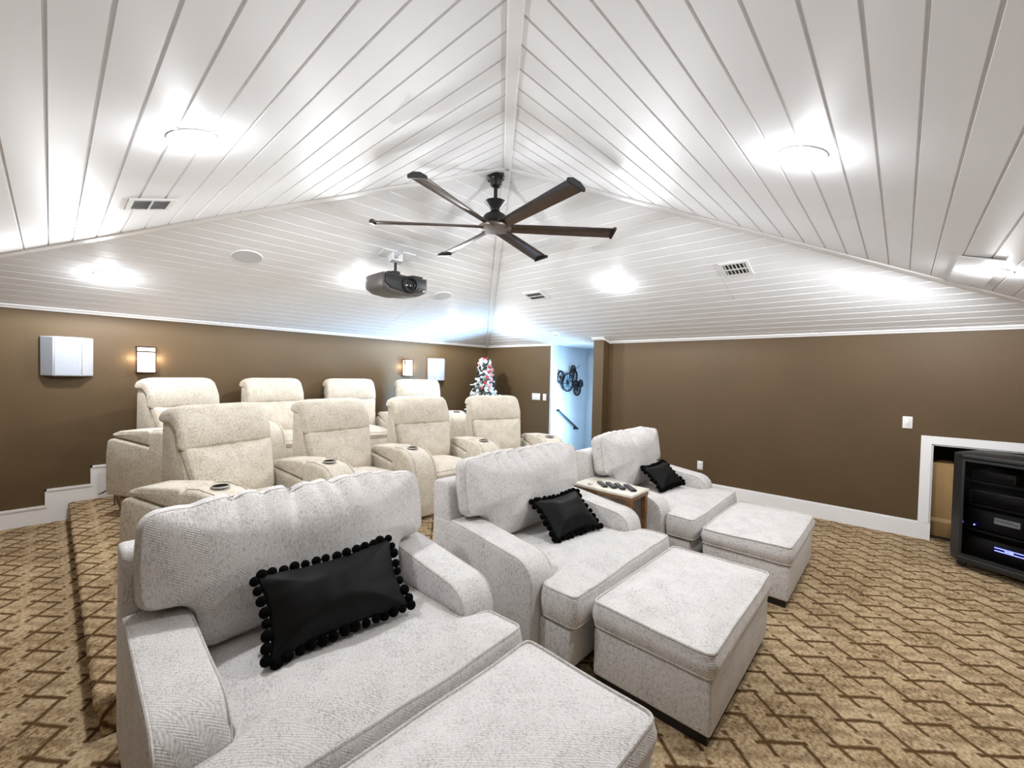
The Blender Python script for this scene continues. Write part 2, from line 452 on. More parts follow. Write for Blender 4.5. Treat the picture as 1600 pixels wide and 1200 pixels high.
FC = {k: Face(*v) for k, v in FACES.items()}
JOINTS = {'back': [(3.43, 3, 12)], 'right': [(1.37, 8, 12)], 'left': [(3.16, 10, 11)], 'front': [(3.37, 9, 12)]}
def plank(fc, d0, d1, t0, t1, cut0, cut1):
    """board between slope distances d0,d1; t0,t1 position along u where it is cut (None = at the hip)"""
    def lim(d):
        a = (fc.edge(d, True)-fc.A).dot(fc.u); b = (fc.edge(d, False)-fc.A).dot(fc.u)
        if cut0: a = max(a, t0)
        if cut1: b = min(b, t1)
        return a, max(b, a+.001)
    def P(d, t, off): return fc.A + fc.u*t + fc.inw*d + UP*(d*fc.slope) - fc.n*off
    g, ch, th = .0018, .0042, .010
    q = []
    for (da, db, e, off) in ((d0+g, d1-g, .0, th), (d0+g+ch, d1-g-ch, .0, 0)):
        a0, b0 = lim(da); a1, b1 = lim(db)
        e0 = (.001 if off else .003) if cut0 else 0; e1 = (.001 if off else .003) if cut1 else 0
        q += [P(da, a0+e0, off), P(da, b0-e1, off), P(db, b1-e1, off), P(db, a1+e0, off)]
    # vertical order: first four lie behind (up), last four face the room
    return MB().hexa([tuple(p) for p in q])
for fn, fc in FC.items():
    k = 0; d = 0.0
    while d < fc.run-.02:
        d1 = min(d+PITCH, fc.run-.004)
        cuts = []
        for (pos, k0, k1) in JOINTS[fn]:
            if k0 <= k <= k1:
                w_ = Vector((pos, Y0, 0)) if fn in ('back', 'front') else Vector((X0, pos, 0))
                cuts.append((w_-Vector((*fc.A.xy, 0))).dot(fc.u))
        if cuts and k % 2 == (0 if fn in ('left', 'front') else k % 2):
            plank(fc, d, d1, None, cuts[0], False, True).obj('plank', 'ceil', ceiling, smooth=False)
            plank(fc, d, d1, cuts[0], None, True, False).obj('plank', 'ceil', ceiling, smooth=False)
        else:
            plank(fc, d, d1, None, None, False, False).obj('plank', 'ceil', ceiling, smooth=False)
        d = d1 if d1 < fc.run-.005 else fc.run; k += 1
# hip strips and eave mouldings
for i, (k, P) in enumerate(CN.items()):
    dirv = (AP-P); s_ = dirv.normalized(); side = s_.cross(UP).normalized(); dn = side.cross(s_).normalized()
    if dn.z > 0: dn = -dn
    a = P + dn*.004; b = AP - s_*(.02) + dn*.004
    wv = side*.030; t = dn*.012
    q = [a-wv, a+wv, b+wv, b-wv, a-wv*.8+t, a+wv*.8+t, b+wv*.8+t, b-wv*.8+t]
    struct('trim_%d' % (3+i), MB().hexa([tuple(p) for p in q]), 'trim', smooth=False)
def eave(name, a, b, inw):
    u = (b-a).normalized(); prof = [(0, -.022), (.018, -.022), (.030, -.008), (.048, .004), (.048, .016), (0, .016)]
    mb = MB(); vs = []
    for P in (a, b):
        for x, z in prof: vs.append(tuple(P+inw*x+UP*z))
    n = len(prof)
    mb.add(vs, [tuple(range(n)), tuple(range(n, 2*n))[::-1]]+[(i, (i+1) % n, n+(i+1) % n, n+i) for i in range(n)])
    struct(name, mb, 'trim', smooth=False)
eave('trim_7', CN['L'], CN['C'], Vector((0, -1, 0)))
eave('trim_8', Vector((X0, SY1, HE)), CN['C'], Vector((-1, 0, 0)))
eave('trim_9', CN['R'], Vector((X0, 3.466, HE)), Vector((-1, 0, 0)))
eave('trim_10', CN['N'], CN['L'], Vector((1, 0, 0)))
eave('trim_11', CN['N'], CN['R'], Vector((0, 1, 0)))
eave('trim_12', Vector((PX, 3.45, zc_right(PX)-.01)), Vector((PX, 3.66, zc_right(PX)-.01)), Vector((-1, 0, 0)))
q = [(PX-.02,3.444,zc_right(PX)-.036),(X0,3.444,HE-.03),(X0,3.468,HE-.03),(PX-.02,3.468,zc_right(PX)-.036),(PX-.02,3.444,zc_right(PX)+.0),(X0,3.444,HE+.006),(X0,3.468,HE+.006),(PX-.02,3.468,zc_right(PX))]
struct('trim_13', MB().hexa(q), 'trim', smooth=False)
# flat board that fills round the far right lamp
fr = FC['front'].frame(4.55, -.36, .006)
mb = MB().box((-.47, -.11, 0), (.47, .11, .008), fr)
o = mb.obj('patch_board', 'ceil', ceiling, smooth=False)

# stairwell behind the opening
SX1 = 7.28; SZ = -1.6; SYR = 2.55
struct('wall_stair_left', MB().box((X0+WT, SY1+.03, SZ), (SX1+.1, SY1+.13, HE+.02)), 'wallwhite', smooth=False)
WY0, WY1, WZ0, WZ1 = 2.65, 3.55, -.3, 1.2
mb = MB()
mb.box((SX1, SYR-.1, SZ), (SX1+.1, WY0, HE+.02)); mb.box((SX1, WY1, SZ), (SX1+.1, SY1+.03, HE+.02))
mb.box((SX1, WY0, SZ), (SX1+.1, WY1, WZ0)); mb.box((SX1, WY0, WZ1), (SX1+.1, WY1, HE+.02))
struct('wall_stair_end', mb, 'wallwhite', smooth=False)
struct('wall_stair_right', MB().box((X0+WT, SYR-.1, SZ), (SX1, SYR, HE+.02)), 'wallwhite', smooth=False)
struct('wall_stair_inner', MB().box((X0+WT, SYR, SZ), (X0+WT+.03, SY0, HE+.02)).box((X0+WT, SY0, SZ), (X0+WT+.03, SY1+.03, -.1)), 'wallwhite', smooth=False)
struct('ceiling_stair', MB().box((X0, SYR-.1, HE-.004), (SX1+.1, SY1+.13, HE+.06)), 'ceil', smooth=False)
struct('floor_stair', MB().box((X0+WT, SYR-.1, SZ-.05), (SX1+.1, SY1+.13, SZ)), 'carpet', smooth=False)
struct('trim_14', MB().box((X0-.004, SY1-.012, 0), (X0+WT+.03, SY1+.03, HE)), 'wallwhite', smooth=False)
struct('trim_15', MB().box((X0-.0, SY0, 0), (X0+WT+.03, SY0+.012, HE)), 'trim', smooth=False)
steps = [MB().box((X0+WT+.03+k*.26, SYR, SZ), (X0+WT+.03+(k+1)*.26, SY1+.03, -.18*(k+1))) for k in range(4)]
for s_ in steps: struct('floor_stair_step', s_, 'carpet', smooth=False)
win = struct('window_1', MB().box((SX1+.02, WY0, WZ0), (SX1+.08, WY0+.05, WZ1)).box((SX1+.02, WY1-.05, WZ0), (SX1+.08, WY1, WZ1)).box((SX1+.02, WY0, WZ0), (SX1+.08, WY1, WZ0+.05)).box((SX1+.02, WY0, WZ1-.05), (SX1+.08, WY1, WZ1)).box((SX1+.02, WY0, .42), (SX1+.08, WY1, .47)), 'trim', smooth=False)
MB().box((SX1+.045, WY0+.05, WZ0+.05), (SX1+.051, WY1-.05, WZ1-.05)).obj('pane', 'paneglass', win, smooth=False)

# ================================================================== PLATFORMS
def platform(name, x0, x1, y0, y1, z0, z1, label):
    mb = MB(); r = .028
    n_ = .022
    prof = [(x0+n_, z0), (x0+n_, z1-.065), (x0+.004, z1-.055), (x0, z1-r)] + [(x0+r-r*cos(a), z1-r+r*sin(a)) for a in (pi/8, pi/4, 3*pi/8, pi/2)] + [(x1-r+r*sin(a), z1-r+r*cos(a)) for a in (0, pi/8, pi/4, 3*pi/8, pi/2)] + [(x1-.004, z1-.055), (x1-n_, z1-.065), (x1-n_, z0)]
    mb.prism(prof, y0, y1, 'y')
    def df(p):
        return p
    return tag(mb.obj(name, 'carpet', None, bevel=.02, bseg=3, angle=70), label, 'platform')
platform('seating_platform', .12, 4.72, 2.47, Y0-.02, 0, P1, 'lower carpeted seating platform, longest step, under the front recliner row')
platform('seating_platform', .455, 4.40, 4.42, Y0-.02, P1, P2, 'upper carpeted seating platform against the sconce wall under the rear recliners')

# ================================================================== CHAISE CHAIRS
AW, CW, CD = .20, 1.32, .88          # arm width, chair width, depth
def arm_profile():
    # side outline (y, z): front at y=0
    pts = [(0.0, .05), (0.0, .44)]
    for k in range(1, 9):
        a = pi/2*k/8; pts.append((.15-.15*cos(a), .44+.145*sin(a)))
    pts += [(.30, .602), (.45, .622), (.60, .640), (CD-.02, .646), (CD, .63), (CD, .05)]
    return pts
def wrinkle_back(p):
    # local pillow coords: x across, y up, z = thickness
    x, y, z = p
    f = noise.noise(Vector((x*2.2, y*1.6, 3.1)))*.03 + noise.noise(Vector((x*6, y*4, 1.1)))*.010
    cr = 0
    for cx, wd, am in ((-.46, .03, .020), (-.31, .022, .026), (-.20, .02, .022), (-.07, .026, .032), (.03, .018, .022), (.12, .024, .03), (.24, .02, .022), (.36, .026, .028), (.47, .03, .018)):
        sl = cx + (y-.36)*.35*(1 if cx < 0 else -.4)
        cr -= am*math.exp(-((x-sl)/wd)**2)*max(0, min(1, (y-.16-.10*noise.noise(Vector((cx*9, 0, 0))))/.34))**2*(2.5+2.4*noise.noise(Vector((cx*17, 3, 0))))
    k = 1 if z > .08 else .2
    return Vector((x, y + noise.noise(Vector((x*5, 1.7, z*4)))*.010 + cr*.5*max(0, min(1, (y-.24)/.14)), z + (f+cr)*k))
def chaise_chair(name, label, cx, yf, rz=0, seed=0):
    t = thing(name, label, 'armchair', (cx, yf, 0), rz, 'chaise armchairs of the front row')
    h = CW/2
    prof = arm_profile()
    for sgn in (-1, 1):
        xa, xb = sorted((sgn*h, sgn*(h-AW)))
        mb = MB().prism(prof, xa, xb, 'x')
        a = mb.obj('arm', 'chaise', t, bevel=.022, bseg=3, angle=60)
        for xx in (xa+.008, xb-.008):
            path = [(xx, y+(.008 if y < .02 else 0), z-(.006 if z > .46 else 0)) for y, z in prof[:-2]]
            MB().tube(path, .0055, 6).obj('piping', 'chaise2', a)
    # base under the seat
    MB().box((-h+AW+.002, .02, .05), (h-AW-.002, CD-.06, .275)).obj('base', 'chaise', t, bevel=.015)
    MB().box((-h+.03, -.0+.03, 0), (h-.03, CD-.03, .05)).obj('plinth', 'blackwood', t)
    # T shaped front rail below the seat cushion
    MB().box((-h+.07, -.21, .06), (h-.07, .0, .272)).obj('front_rail', 'chaise', t, bevel=.015)
    # back frame
    prof2 = [(CD-.205, .50), (CD-.16, .86), (CD-.13, .885), (CD-.03, .885), (CD+.003, .865), (CD+.003, .50)]
    bf = MB().prism(prof2, -h+.003, h-.003, 'x').obj('back_frame', 'chaise', t, bevel=.025, bseg=3, angle=30)
    # seat cushion with T ears in front of the arms
    e = h-.055; i_ = h-AW-.006
    poly = ccw([(-e, -.245), (e, -.245), (e, -.012), (i_, .0), (i_, .60), (-i_, .60), (-i_, .0), (-e, -.012)])
    ol = rounded_outline(poly, .05, 5, .03)
    rnd = random.Random(seed)
    ox = rnd.random()*9
    def sd(p):
        if p.z < .36: return p
        return Vector((p.x, p.y, p.z + noise.noise(Vector((p.x*2.2+ox, p.y*2.2, 0)))*.014 + noise.noise(Vector((p.x*7+ox, p.y*7, 4)))*.004))
    sc = cushion(ol, .285, .462, .042, 0, .028, .010, (0, .06), 12).obj('seat_cushion', 'chaise', t, relax=(.455, 14), deform=sd)
    MB().tube(loop3(ol, .456, .010, sd), .0065, 6, True).obj('piping', 'chaise2', sc)
    MB().tube(loop3(ol, .298, .006), .006, 6, True).obj('piping', 'chaise2', sc)
    # back cushion: pillow outline in x,z; lower part between the arms
    b = h-.045
    pol = ccw([(-i_+.01, -.18), (i_-.01, -.18), (i_, .0), (b, .015), (b+.005, .20), (b-.01, .345), (b*.45, .385), (0, .375), (-b*.5, .385), (-b+.01, .36), (-b-.005, .20), (-b, .015), (-i_, .0)])
    ob = rounded_outline(pol, .055, 8, .011)
    mt = Matrix.Translation((0, CD-.20, .655)) @ Matrix.Rotation(RAD(79), 4, 'X')
    def bd(p):
        p = wrinkle_back(Vector((p.x+.0, p.y, p.z))) ; return mt @ p
    bc = cushion(ob, 0, .165, .075, .0, .045, .012, (0, .13), 18).obj('back_cushion', 'chaise', t, relax=(.150, 60), deform=bd)
    MB().tube([bd(v) for v in loop3(ob, .13, .004)], .0065, 6, True).obj('piping', 'chaise2', bc)
    MB().tube([bd(v) for v in loop3(ob, .035, .004)], .0065, 6, True).obj('piping', 'chaise2', bc)
    return t
def ottoman(name, label, cx, y0, w_=1.06, d_=.605, seed=0, rz=0):
    t = thing(name, label, 'ottoman', (cx, y0+d_/2, 0), rz, 'ottomans of the front row')
    h, k = w_/2, d_/2
    MB().box((-h+.012, -k+.012, .05), (h-.012, k-.012, .30)).obj('base', 'chaise', t, bevel=.015)
    MB().box((-h+.03, -k+.03, 0), (h-.03, k-.03, .05)).obj('plinth', 'blackwood', t)
    ol = rounded_outline([(-h, -k), (h, -k), (h, k), (-h, k)], .05, 5, .03)
    ox = seed*3.7
    def sd(p):
        if p.z < .37: return p
        return Vector((p.x, p.y, p.z + noise.noise(Vector((p.x*2+ox, p.y*2, 0)))*.014 + noise.noise(Vector((p.x*8+ox, p.y*8, 4)))*.003))
    sc = cushion(ol, .302, .428, .038, 0, .026, .010, (0, 0), 12).obj('top_cushion', 'chaise', t, relax=(.421, 14), deform=sd)
    MB().tube(loop3(ol, .424, .008, sd), .0065, 6, True).obj('piping', 'chaise2', sc)
    MB().tube(loop3(ol, .312, .006), .006, 6, True).obj('piping', 'chaise2', sc)
    return t
YF = 1.43
CX = (.84, 2.41, 4.08)
chaise_chair('chaise_armchair', 'pale grey wide armchair nearest the camera, long pom-pom pillow on it', CX[0], YF+.03, 0, 1)
chaise_chair('chaise_armchair', 'pale grey wide armchair in the middle of the front row', CX[1], YF, 0, 2)
chaise_chair('chaise_armchair', 'pale grey wide armchair at the far end by the brown wall', CX[2], YF, 0, 3)
ottoman('ottoman', 'pale grey ottoman nearest the camera, cut by the bottom edge', .905, .585, seed=1)
ottoman('ottoman', 'pale grey ottoman before the middle armchair, black plinth showing', 2.425, .542, seed=2)
ottoman('ottoman', 'pale grey ottoman farthest from the camera, nearest the black cabinet', 3.99, .52, seed=3)

# ---------------------------------------------------------------- throw pillows with pompoms
pom_me = MB().sphere((0, 0, 0), .021, 10, 7).mesh('pompom', 'pom')
def throw_pillow(label, w_, h_, mat, seed):
    t = thing('throw_pillow', label, 'pillow', group='black pom-pom pillows'); t.matrix_world = mat
    a, b = w_/2, h_/2
    pol = []
    for (x0, y0, x1, y1, nx, ny) in ((-a, -b, a, -b, 0, 1), (a, -b, a, b, -1, 0), (a, b, -a, b, 0, -1), (-a, b, -a, -b, 1, 0)):
        for k in range(6):
            s_ = k/6; dip = .022*sin(pi*s_)
            pol.append((x0+(x1-x0)*s_+nx*dip, y0+(y1-y0)*s_+ny*dip))
    ol = rounded_outline(pol, .02, 2, .02)
    def df(p):
        rx, ry = p.x/a, p.y/b
        k = (1-min(1, abs(rx))**3)*(1-min(1, abs(ry))**3)
        zz = (p.z)*(.30+.70*max(0, k)**.35)
        wr = noise.noise(Vector((p.x*14+seed, p.y*5, 0)))*.010*(1-k*.6) + noise.noise(Vector((p.x*5+seed, p.y*18, 7)))*.006
        return Vector((p.x, p.y, zz + (wr if p.z > 0 else 0)))
    body = cushion(ol, -.03, .03, .055, .05, .02, .002, (0, 0), 14).obj('pillow_body', 'velvet', t, relax=(.02, 25), deform=df)
    L = 0; per = []
    n = len(ol)
    for i in range(n):
        d = (ol[(i+1) % n]-ol[i]).length; per.append((L, i, d)); L += d
    cnt = int(L/.040)
    rr = random.Random(seed)
    for k in range(cnt):
        s_ = L*k/cnt
        for (l0, i, d) in per:
            if l0 <= s_ < l0+d:
                p = ol[i].lerp(ol[(i+1) % n], (s_-l0)/d); break
        q = p.normalized()*.016
        o = link('pompom', pom_me, t); o.location = (p.x*1.0+q.x+rr.uniform(-.004, .004), p.y+q.y+rr.uniform(-.004, .004), rr.uniform(-.006, .006))
        s2 = rr.uniform(.85, 1.15); o.scale = (s2, s2, s2)
    return t
def pose(loc, yaw, tilt, roll):
    # pillow plane normal starts +Z; tilt it up so it faces -Y, then yaw; roll in plane
    return Matrix.Translation(loc) @ Matrix.Rotation(RAD(yaw), 4, 'Z') @ Matrix.Rotation(RAD(tilt), 4, 'X') @ Matrix.Rotation(RAD(roll), 4, 'Z')
throw_pillow('long black pom-pom pillow leaning in the nearest armchair', .56, .32, pose((.83, 1.745, .65), -7, 50, 2), 3)
throw_pillow('black pom-pom pillow leaning in the middle armchair', .44, .31, pose((2.475, 1.715, .62), -10, 40, 2), 5)
throw_pillow('small black pom-pom pillow in the far armchair by the brown wall', .38, .28, pose((4.13, 1.72, .625), -14, 38, 6), 9)

# ================================================================== RECLINERS
def recliner_proto():
    t = thing('recliner', 'x', 'recliner')
    hw = .275
    MB().box((-hw, -.14, .04), (hw, .78, .34)).obj('base', 'recl', t, bevel=.02)
    # footrest panel
    prof = [(-.20, .10), (-.215, .22), (-.205, .34), (-.17, .40), (-.13, .38), (-.13, .08)]
    MB().prism(prof, -hw+.005, hw-.005, 'x').obj('footrest', 'recl', t, bevel=.02, angle=50)
    ol = rounded_outline([(-hw, -.21), (hw, -.21), (hw, .46), (-hw, .46)], .05, 4, .035)
    def sd(p):
        if p.z < .42: return p
        return Vector((p.x, p.y, p.z + noise.noise(Vector((p.x*4, p.y*4, 2)))*.010 - (.03*max(0, -.08-p.y)/.13)))
    sc = cushion(ol, .35, .465, .038, 0, .035, .01, (0, .1), 9).obj('seat_cushion', 'recl', t, relax=(.455, 10), deform=sd)
    MB().tube(loop3(ol, .462, .022, sd), .004, 5, True).obj('piping', 'recl2', sc)
    # backrest (lumbar), leaning
    def back_m(y, z, ang): return Matrix.Translation((0, y, z)) @ Matrix.Rotation(RAD(90-ang), 4, 'X')
    m1 = back_m(.50, .42, 14)
    bw = .33
    o1 = rounded_outline([(-.285, 0), (.285, 0), (bw+.005, .42), (-bw-.005, .42)], .04, 4, .03)
    def d1(p):
        q = Vector(p); q.z += noise.noise(Vector((q.x*4, q.y*4, 6)))*.008 + .016*math.exp(-((q.y-.13)/.13)**2)
        q.z -= .008*math.exp(-((q.x)/.012)**2)*(1 if q.z > .05 else 0)
        return m1 @ q
    lb = cushion(o1, 0, .10, .035, 0, .035, .004, (0, .2), 12).obj('backrest', 'recl', t, relax=(.09, 16), deform=d1)
    # side shell and rear panel of the back
    prof = [(.50, .30), (.46, .42), (.585, .84), (.665, 1.06), (.72, 1.085), (.79, 1.06), (.80, .95), (.82, .30)]
    sh = MB().prism(prof, -bw, bw, 'x').obj('back_shell', 'recl', t, bevel=.025, angle=50)
    for sgn in (-1, 1):
        MB().tube([(sgn*(bw-.002), .47, .46), (sgn*(bw+.002), .592, .84), (sgn*bw, .655, 1.03)], .004, 5).obj('piping', 'recl2', sh)
    # headrest roll
    prof = [(.52, .835), (.505, .86), (.515, .95), (.545, 1.04), (.585, 1.105), (.64, 1.135), (.715, 1.135), (.775, 1.115), (.80, 1.075), (.785, 1.04), (.74, 1.03), (.66, 1.03), (.60, .97), (.58, .86), (.565, .83)]
    hd = []
    hb = MB().prism(prof, -.35, .35, 'x')
    def hdf(p):
        k = min(1, max(0, (abs(p.x)-.22)/.13))
        zz = p.z - .03*k*k*(1 if p.z > 1.0 else .3); 
        pk = noise.noise(Vector((p.x*3, p.z*14, 2)))*.008*(.3+k)
        return (p.x*(1-.03*(p.z-.83)), p.y + .028*k*k + pk, zz)
    me = hb.mesh('headrest', 'recl', bevel=.04, bseg=4, angle=62)
    bm = bmesh.new(); bm.from_mesh(me)
    long = [e for e in bm.edges if abs(e.verts[0].co.x-e.verts[1].co.x) > .4]
    bmesh.ops.subdivide_edges(bm, edges=long, cuts=13, use_grid_fill=True)
    for v in bm.verts: v.co = Vector(hdf(v.co))
    bmesh.ops.recalc_face_normals(bm, faces=bm.faces)
    for f in bm.faces: f.smooth = True
    for e in bm.edges: e.smooth = True
    bm.to_mesh(me); bm.free()
    hr = link('headrest', me, t)
    MB().tube([(x, .512+.03*min(1, max(0, (abs(x)-.22)/.13))**2, .838) for x in [(-.34+.68*k/14) for k in range(15)]], .0045, 5).obj('piping', 'recl2', hr)
    # feet
    for sx in (-1, 1):
        for yy in (-.08, .70): MB().lathe([(.02, 0), (.025, .045)], 10, Matrix.Translation((sx*.22, yy, 0))).obj('foot', 'black', t)
    return t
def arm_meshes():
    # arm frame: cup centre at (0,0); front at -y
    W = .145
    body = [(-.20, .03), (-.225, .30), (-.225, .42)]
    for k in range(1, 10):
        a = pi/2*k/9; body.append((-.225+.20*(1-cos(a)), .42+.245*sin(a)))
    body += [(.05, .678), (.13, .672), (.155, .66), (.16, .515), (.40, .545), (.62, .57), (.70, .55), (.72, .40), (.72, .03)]
    mb = MB().prism(body, -W, W, 'x')
    def df(p):
        k = 1-.16*max(0, (p.y-.1)/.6)
        rnd = 1-.10*max(0, (p.z-.5)/.18)
        return (p.x*k*rnd, p.y, p.z - .010*(p.x/W)**2*(1 if p.z > .6 else 0))
    b = mb.mesh('arm', 'recl', bevel=.03, bseg=4, angle=50, deform=df)
    pad = [(.168, .528), (.168, .655), (.20, .674), (.40, .660), (.56, .645), (.65, .615), (.64, .582), (.40, .556)]
    pm = MB().prism(pad, -W+.01, W-.01, 'x').mesh('arm_pad', 'recl', bevel=.024, bseg=3, angle=40, deform=df)
    ring = MB(); pts = []
    ring.lathe([(.042, .672), (.045, .681), (.049, .681), (.053, .672)], 28, cap=False)
    rg = ring.mesh('cup_ring', 'chrome')
    cup = MB().lathe([(.0, .6785), (.042, .6785)], 28, cap=False).mesh('cup_shade_disc', 'cupdark')  # flat disc, near-black for the shade inside the cup hollow
    pip = MB()
    for sg in (-1, 1):
        pip.tube([df(Vector((sg*(W-.035), y-(.002 if z < .6 else 0), z+.002))) for y, z in body[2:15]], .0035, 5)
    pp = pip.mesh('arm_seam', 'recl2')
    return b, pm, rg, cup, pp
ARM = arm_meshes()
def add_arm(parent, R, ang):
    # arm sits on the row's arc at angle ang from the chair's own axis
    b = link('arm', ARM[0], parent)
    b.location = (R*sin(ang), R*cos(ang)-R, 0); b.rotation_euler = (0, 0, -ang)
    link('arm_pad', ARM[1], b); rg = link('cup_ring', ARM[2], b); link('cup_shade_disc', ARM[3], b); link('arm_seam', ARM[4], b)
    rg['label'] = 'metal cup holder ring'
    return b
proto = recliner_proto()
def recliner_row(cx, ym, R, pitch, z, labels, group, first):
    th = pitch/R
    for k in range(4):
        a = (k-1.5)*th
        t = proto if (first and k == 0) else copy_tree(proto)
        t.location = (cx+R*sin(a), ym-R+R*cos(a), z); t.rotation_euler = (0, 0, -a)
        t['label'] = labels[k]; t['group'] = group
        t['__arms'] = 0
        row_items.append((t, R, th, k))
row_items = []
recliner_row(2.41, 3.52, 3.82, .875, P1, ['oatmeal recliner at the left end of the nearer recliner row',
    'second recliner from the left in the nearer recliner row', 'third recliner from the left in the nearer recliner row',
    'oatmeal recliner at the right end of the nearer row, before the Christmas tree'], 'recliners on the lower platform', True)
recliner_row(2.474, 5.361, 3.492, .875, P2, ['rear row recliner under the left wall sconce, leftmost of its row',
    'second recliner from the left in the rear row by the wall', 'third recliner from the left in the rear row by the wall',
    'rear row recliner under the right sconce, nearest the Christmas tree'], 'recliners on the upper platform', False)
for t, R, th, k in row_items:
    del t['__arms']
    add_arm(t, R, -th/2)
    if k == 3: add_arm(t, R, th/2)

# power cord by the platform edge
tag(MB().tube([(.50, 6.05, P2+.006), (.44, 6.0, P2+.02), (.36, 5.93, P1+.12), (.33, 5.98, P1+.10), (.40, 6.04, P1+.12), (.46, 6.02, P1+.14), (.44, 5.90, P1+.05), (.47-.03, 5.8, P1+.012)], .005, 6).obj('power_cord', 'black'), 'black power cord looping off the upper platform edge', 'cord')

# ================================================================== SIDE TABLE + REMOTES
TX0, TX1, TY0, TY1, TZ = 3.085, 3.405, 1.53, 2.08, .665
t = thing('side_table', 'cream-topped wooden side table wedged between two grey armchairs', 'side table', ((TX0+TX1)/2, (TY0+TY1)/2, 0))
hx, hy = (TX1-TX0)/2, (TY1-TY0)/2
MB().box((-hx, -hy, TZ-.022), (hx, hy, TZ)).obj('table_top', 'tabletop', t, bevel=.004, bseg=2)
MB().box((-hx+.004, -hy+.004, TZ-.05), (hx-.004, hy-.004, TZ-.023)).obj('apron', 'wood', t, bevel=.003)
for sx in (-1, 1):
    for sy in (-1, 1):
        x1, y1 = sx*(hx-.03), sy*(hy-.03)
        MB().hexa([(x1-.015,y1-.015,0),(x1+.015,y1-.015,0),(x1+.015,y1+.015,0),(x1-.015,y1+.015,0),(x1-.02,y1-.02,TZ-.05),(x1+.02,y1-.02,TZ-.05),(x1+.02,y1+.02,TZ-.05),(x1-.02,y1+.02,TZ-.05)]).obj('leg', 'wood', t, smooth=False)
MB().box((-hx+.03, -hy+.03, .18), (hx-.03, hy-.03, .20)).obj('shelf', 'wood', t)
rem_body = MB().box((-.022, -.085, 0), (.022, .085, .018)).mesh('remote_body', 'black', bevel=.006)
rem_btn = MB()
for r_ in range(6):
    for c_ in (-1, 0, 1):
        rem_btn.box((c_*.012-.004, -.06+r_*.02-.004, .018), (c_*.012+.004, -.06+r_*.02+.004, .0205))
rem_btn = rem_btn.mesh('remote_buttons', 'button', smooth=False)
for i, (x, y, a, s_, lab) in enumerate(((3.20, 1.86, 50, .95, 'black remote control farthest left in the row of remotes'), (3.225, 1.79, 50, 1.0, 'black remote control second in the row on the side table'),
                                 (3.245, 1.72, 50, 1.0, 'black remote control third in the row on the side table'), (3.27, 1.64, 48, 1.1, 'grey-buttoned remote control nearest the table corner'))):
    t = thing('remote_control', lab, 'remote control', (x, y, TZ+.001), RAD(a-90), 'remote controls on the side table')
    t.scale = (s_, s_, 1)
    link('remote_body', rem_body, t); link('remote_buttons', rem_btn, t)
tag(MB().box((3.13, 1.93, TZ+.001), (3.17, 1.965, TZ+.016)).obj('small_remote', 'offwhite', bevel=.005), 'small white clicker at the rear of the side table', 'clicker')

# ================================================================== CEILING FAN
FX, FY = 2.485, 2.513
zt = FC['back'].at(FX, FY).z
t = thing('ceiling_fan', 'black six-blade ceiling fan hanging from the roof apex', 'ceiling fan', (FX, FY, zt))
def fz(z): return z-zt
MB().lathe([(.012, fz(zt-.0)), (.070, fz(zt+.0)), (.075, fz(zt-.02)), (.05, fz(zt-.04)), (.045, fz(zt-.08)), (.030, fz(zt-.095))], 24).obj('canopy', 'blackmetal', t)
for k in range(4):
    a = k*pi/2+.4; MB().sphere((.062*cos(a), .062*sin(a), fz(zt-.035)), .011, 8, 6).obj('canopy_screw', 'bronzelite', t)
MB().lathe([(.016, fz(zt-.08)), (.016, fz(2.98))], 14).obj('downrod', 'blackmetal', t)
MB().lathe([(.088, fz(3.015)), (.09, fz(3.012)), (.05, fz(2.965)), (.035, fz(2.945)), (.030, fz(2.92))], 24).obj('cover_cup', 'blackmetal', t)
MB().lathe([(.03, fz(2.95)), (.05, fz(2.925)), (.085, fz(2.905)), (.10, fz(2.885)), (.10, fz(2.82)), (.088, fz(2.80))], 28).obj('motor_housing', 'blackmetal', t)
MB().lathe([(.13, fz(2.815)), (.138, fz(2.805)), (.135, fz(2.792)), (.10, fz(2.786)), (.0, fz(2.783))], 32, cap=False).obj('hub_plate', 'bronzelite', t)
def blade_mesh():
    mb = MB(); n = 14; vs = []; fs = []
    for i in range(n+1):
        s_ = i/n; r = .09+(.985-.09)*s_
        wd = .046+.024*s_ ; tw = RAD(-22+10*s_)
        for j in range(7):
            u = -1+2*j/6; y = u*wd; zc = .016*(1-u*u)
            for sgn in (0,):
                vs.append((r, y*cos(tw)-zc*sin(tw)*0, y*sin(tw)+zc))
        for j in range(7):
            u = 1-2*j/6; y = u*wd; zc = .016*(1-u*u)-.006
            vs.append((r, y*cos(tw), y*sin(tw)+zc))
    for i in range(n):
        for j in range(14):
            j2 = (j+1) % 14; fs.append((i*14+j, i*14+j2, (i+1)*14+j2, (i+1)*14+j))
    fs.append(tuple(range(14))); fs.append(tuple(range(n*14, n*14+14))[::-1])
    mb.add(vs, fs); return mb.mesh('blade', 'bronze')
def blade_tip():
    mb = MB(); tw = RAD(-12)
    pts = []
    for (r) in (.982, 1.0):
        for u, dz in ((-1, -.014), (1, -.014), (1, .008), (.4, .026), (-.4, .026), (-1, .008)):
            y = u*.073; pts.append((r, y*cos(tw), y*sin(tw)+dz))
    n = 6
    mb.add(pts, [tuple(range(n))[::-1], tuple(range(n, 2*n))]+[(i, (i+1) % n, n+(i+1) % n, n+i) for i in range(n)])
    return mb.mesh('blade_tip', 'blackmetal', smooth=False)
bm_, bt_ = blade_mesh(), blade_tip()
for k in range(6):
    b = link('blade', bm_, t); b.location = (0, 0, fz(2.805)); b.rotation_euler = (0, 0, RAD(16+60*k))
    link('blade_tip', bt_, b)

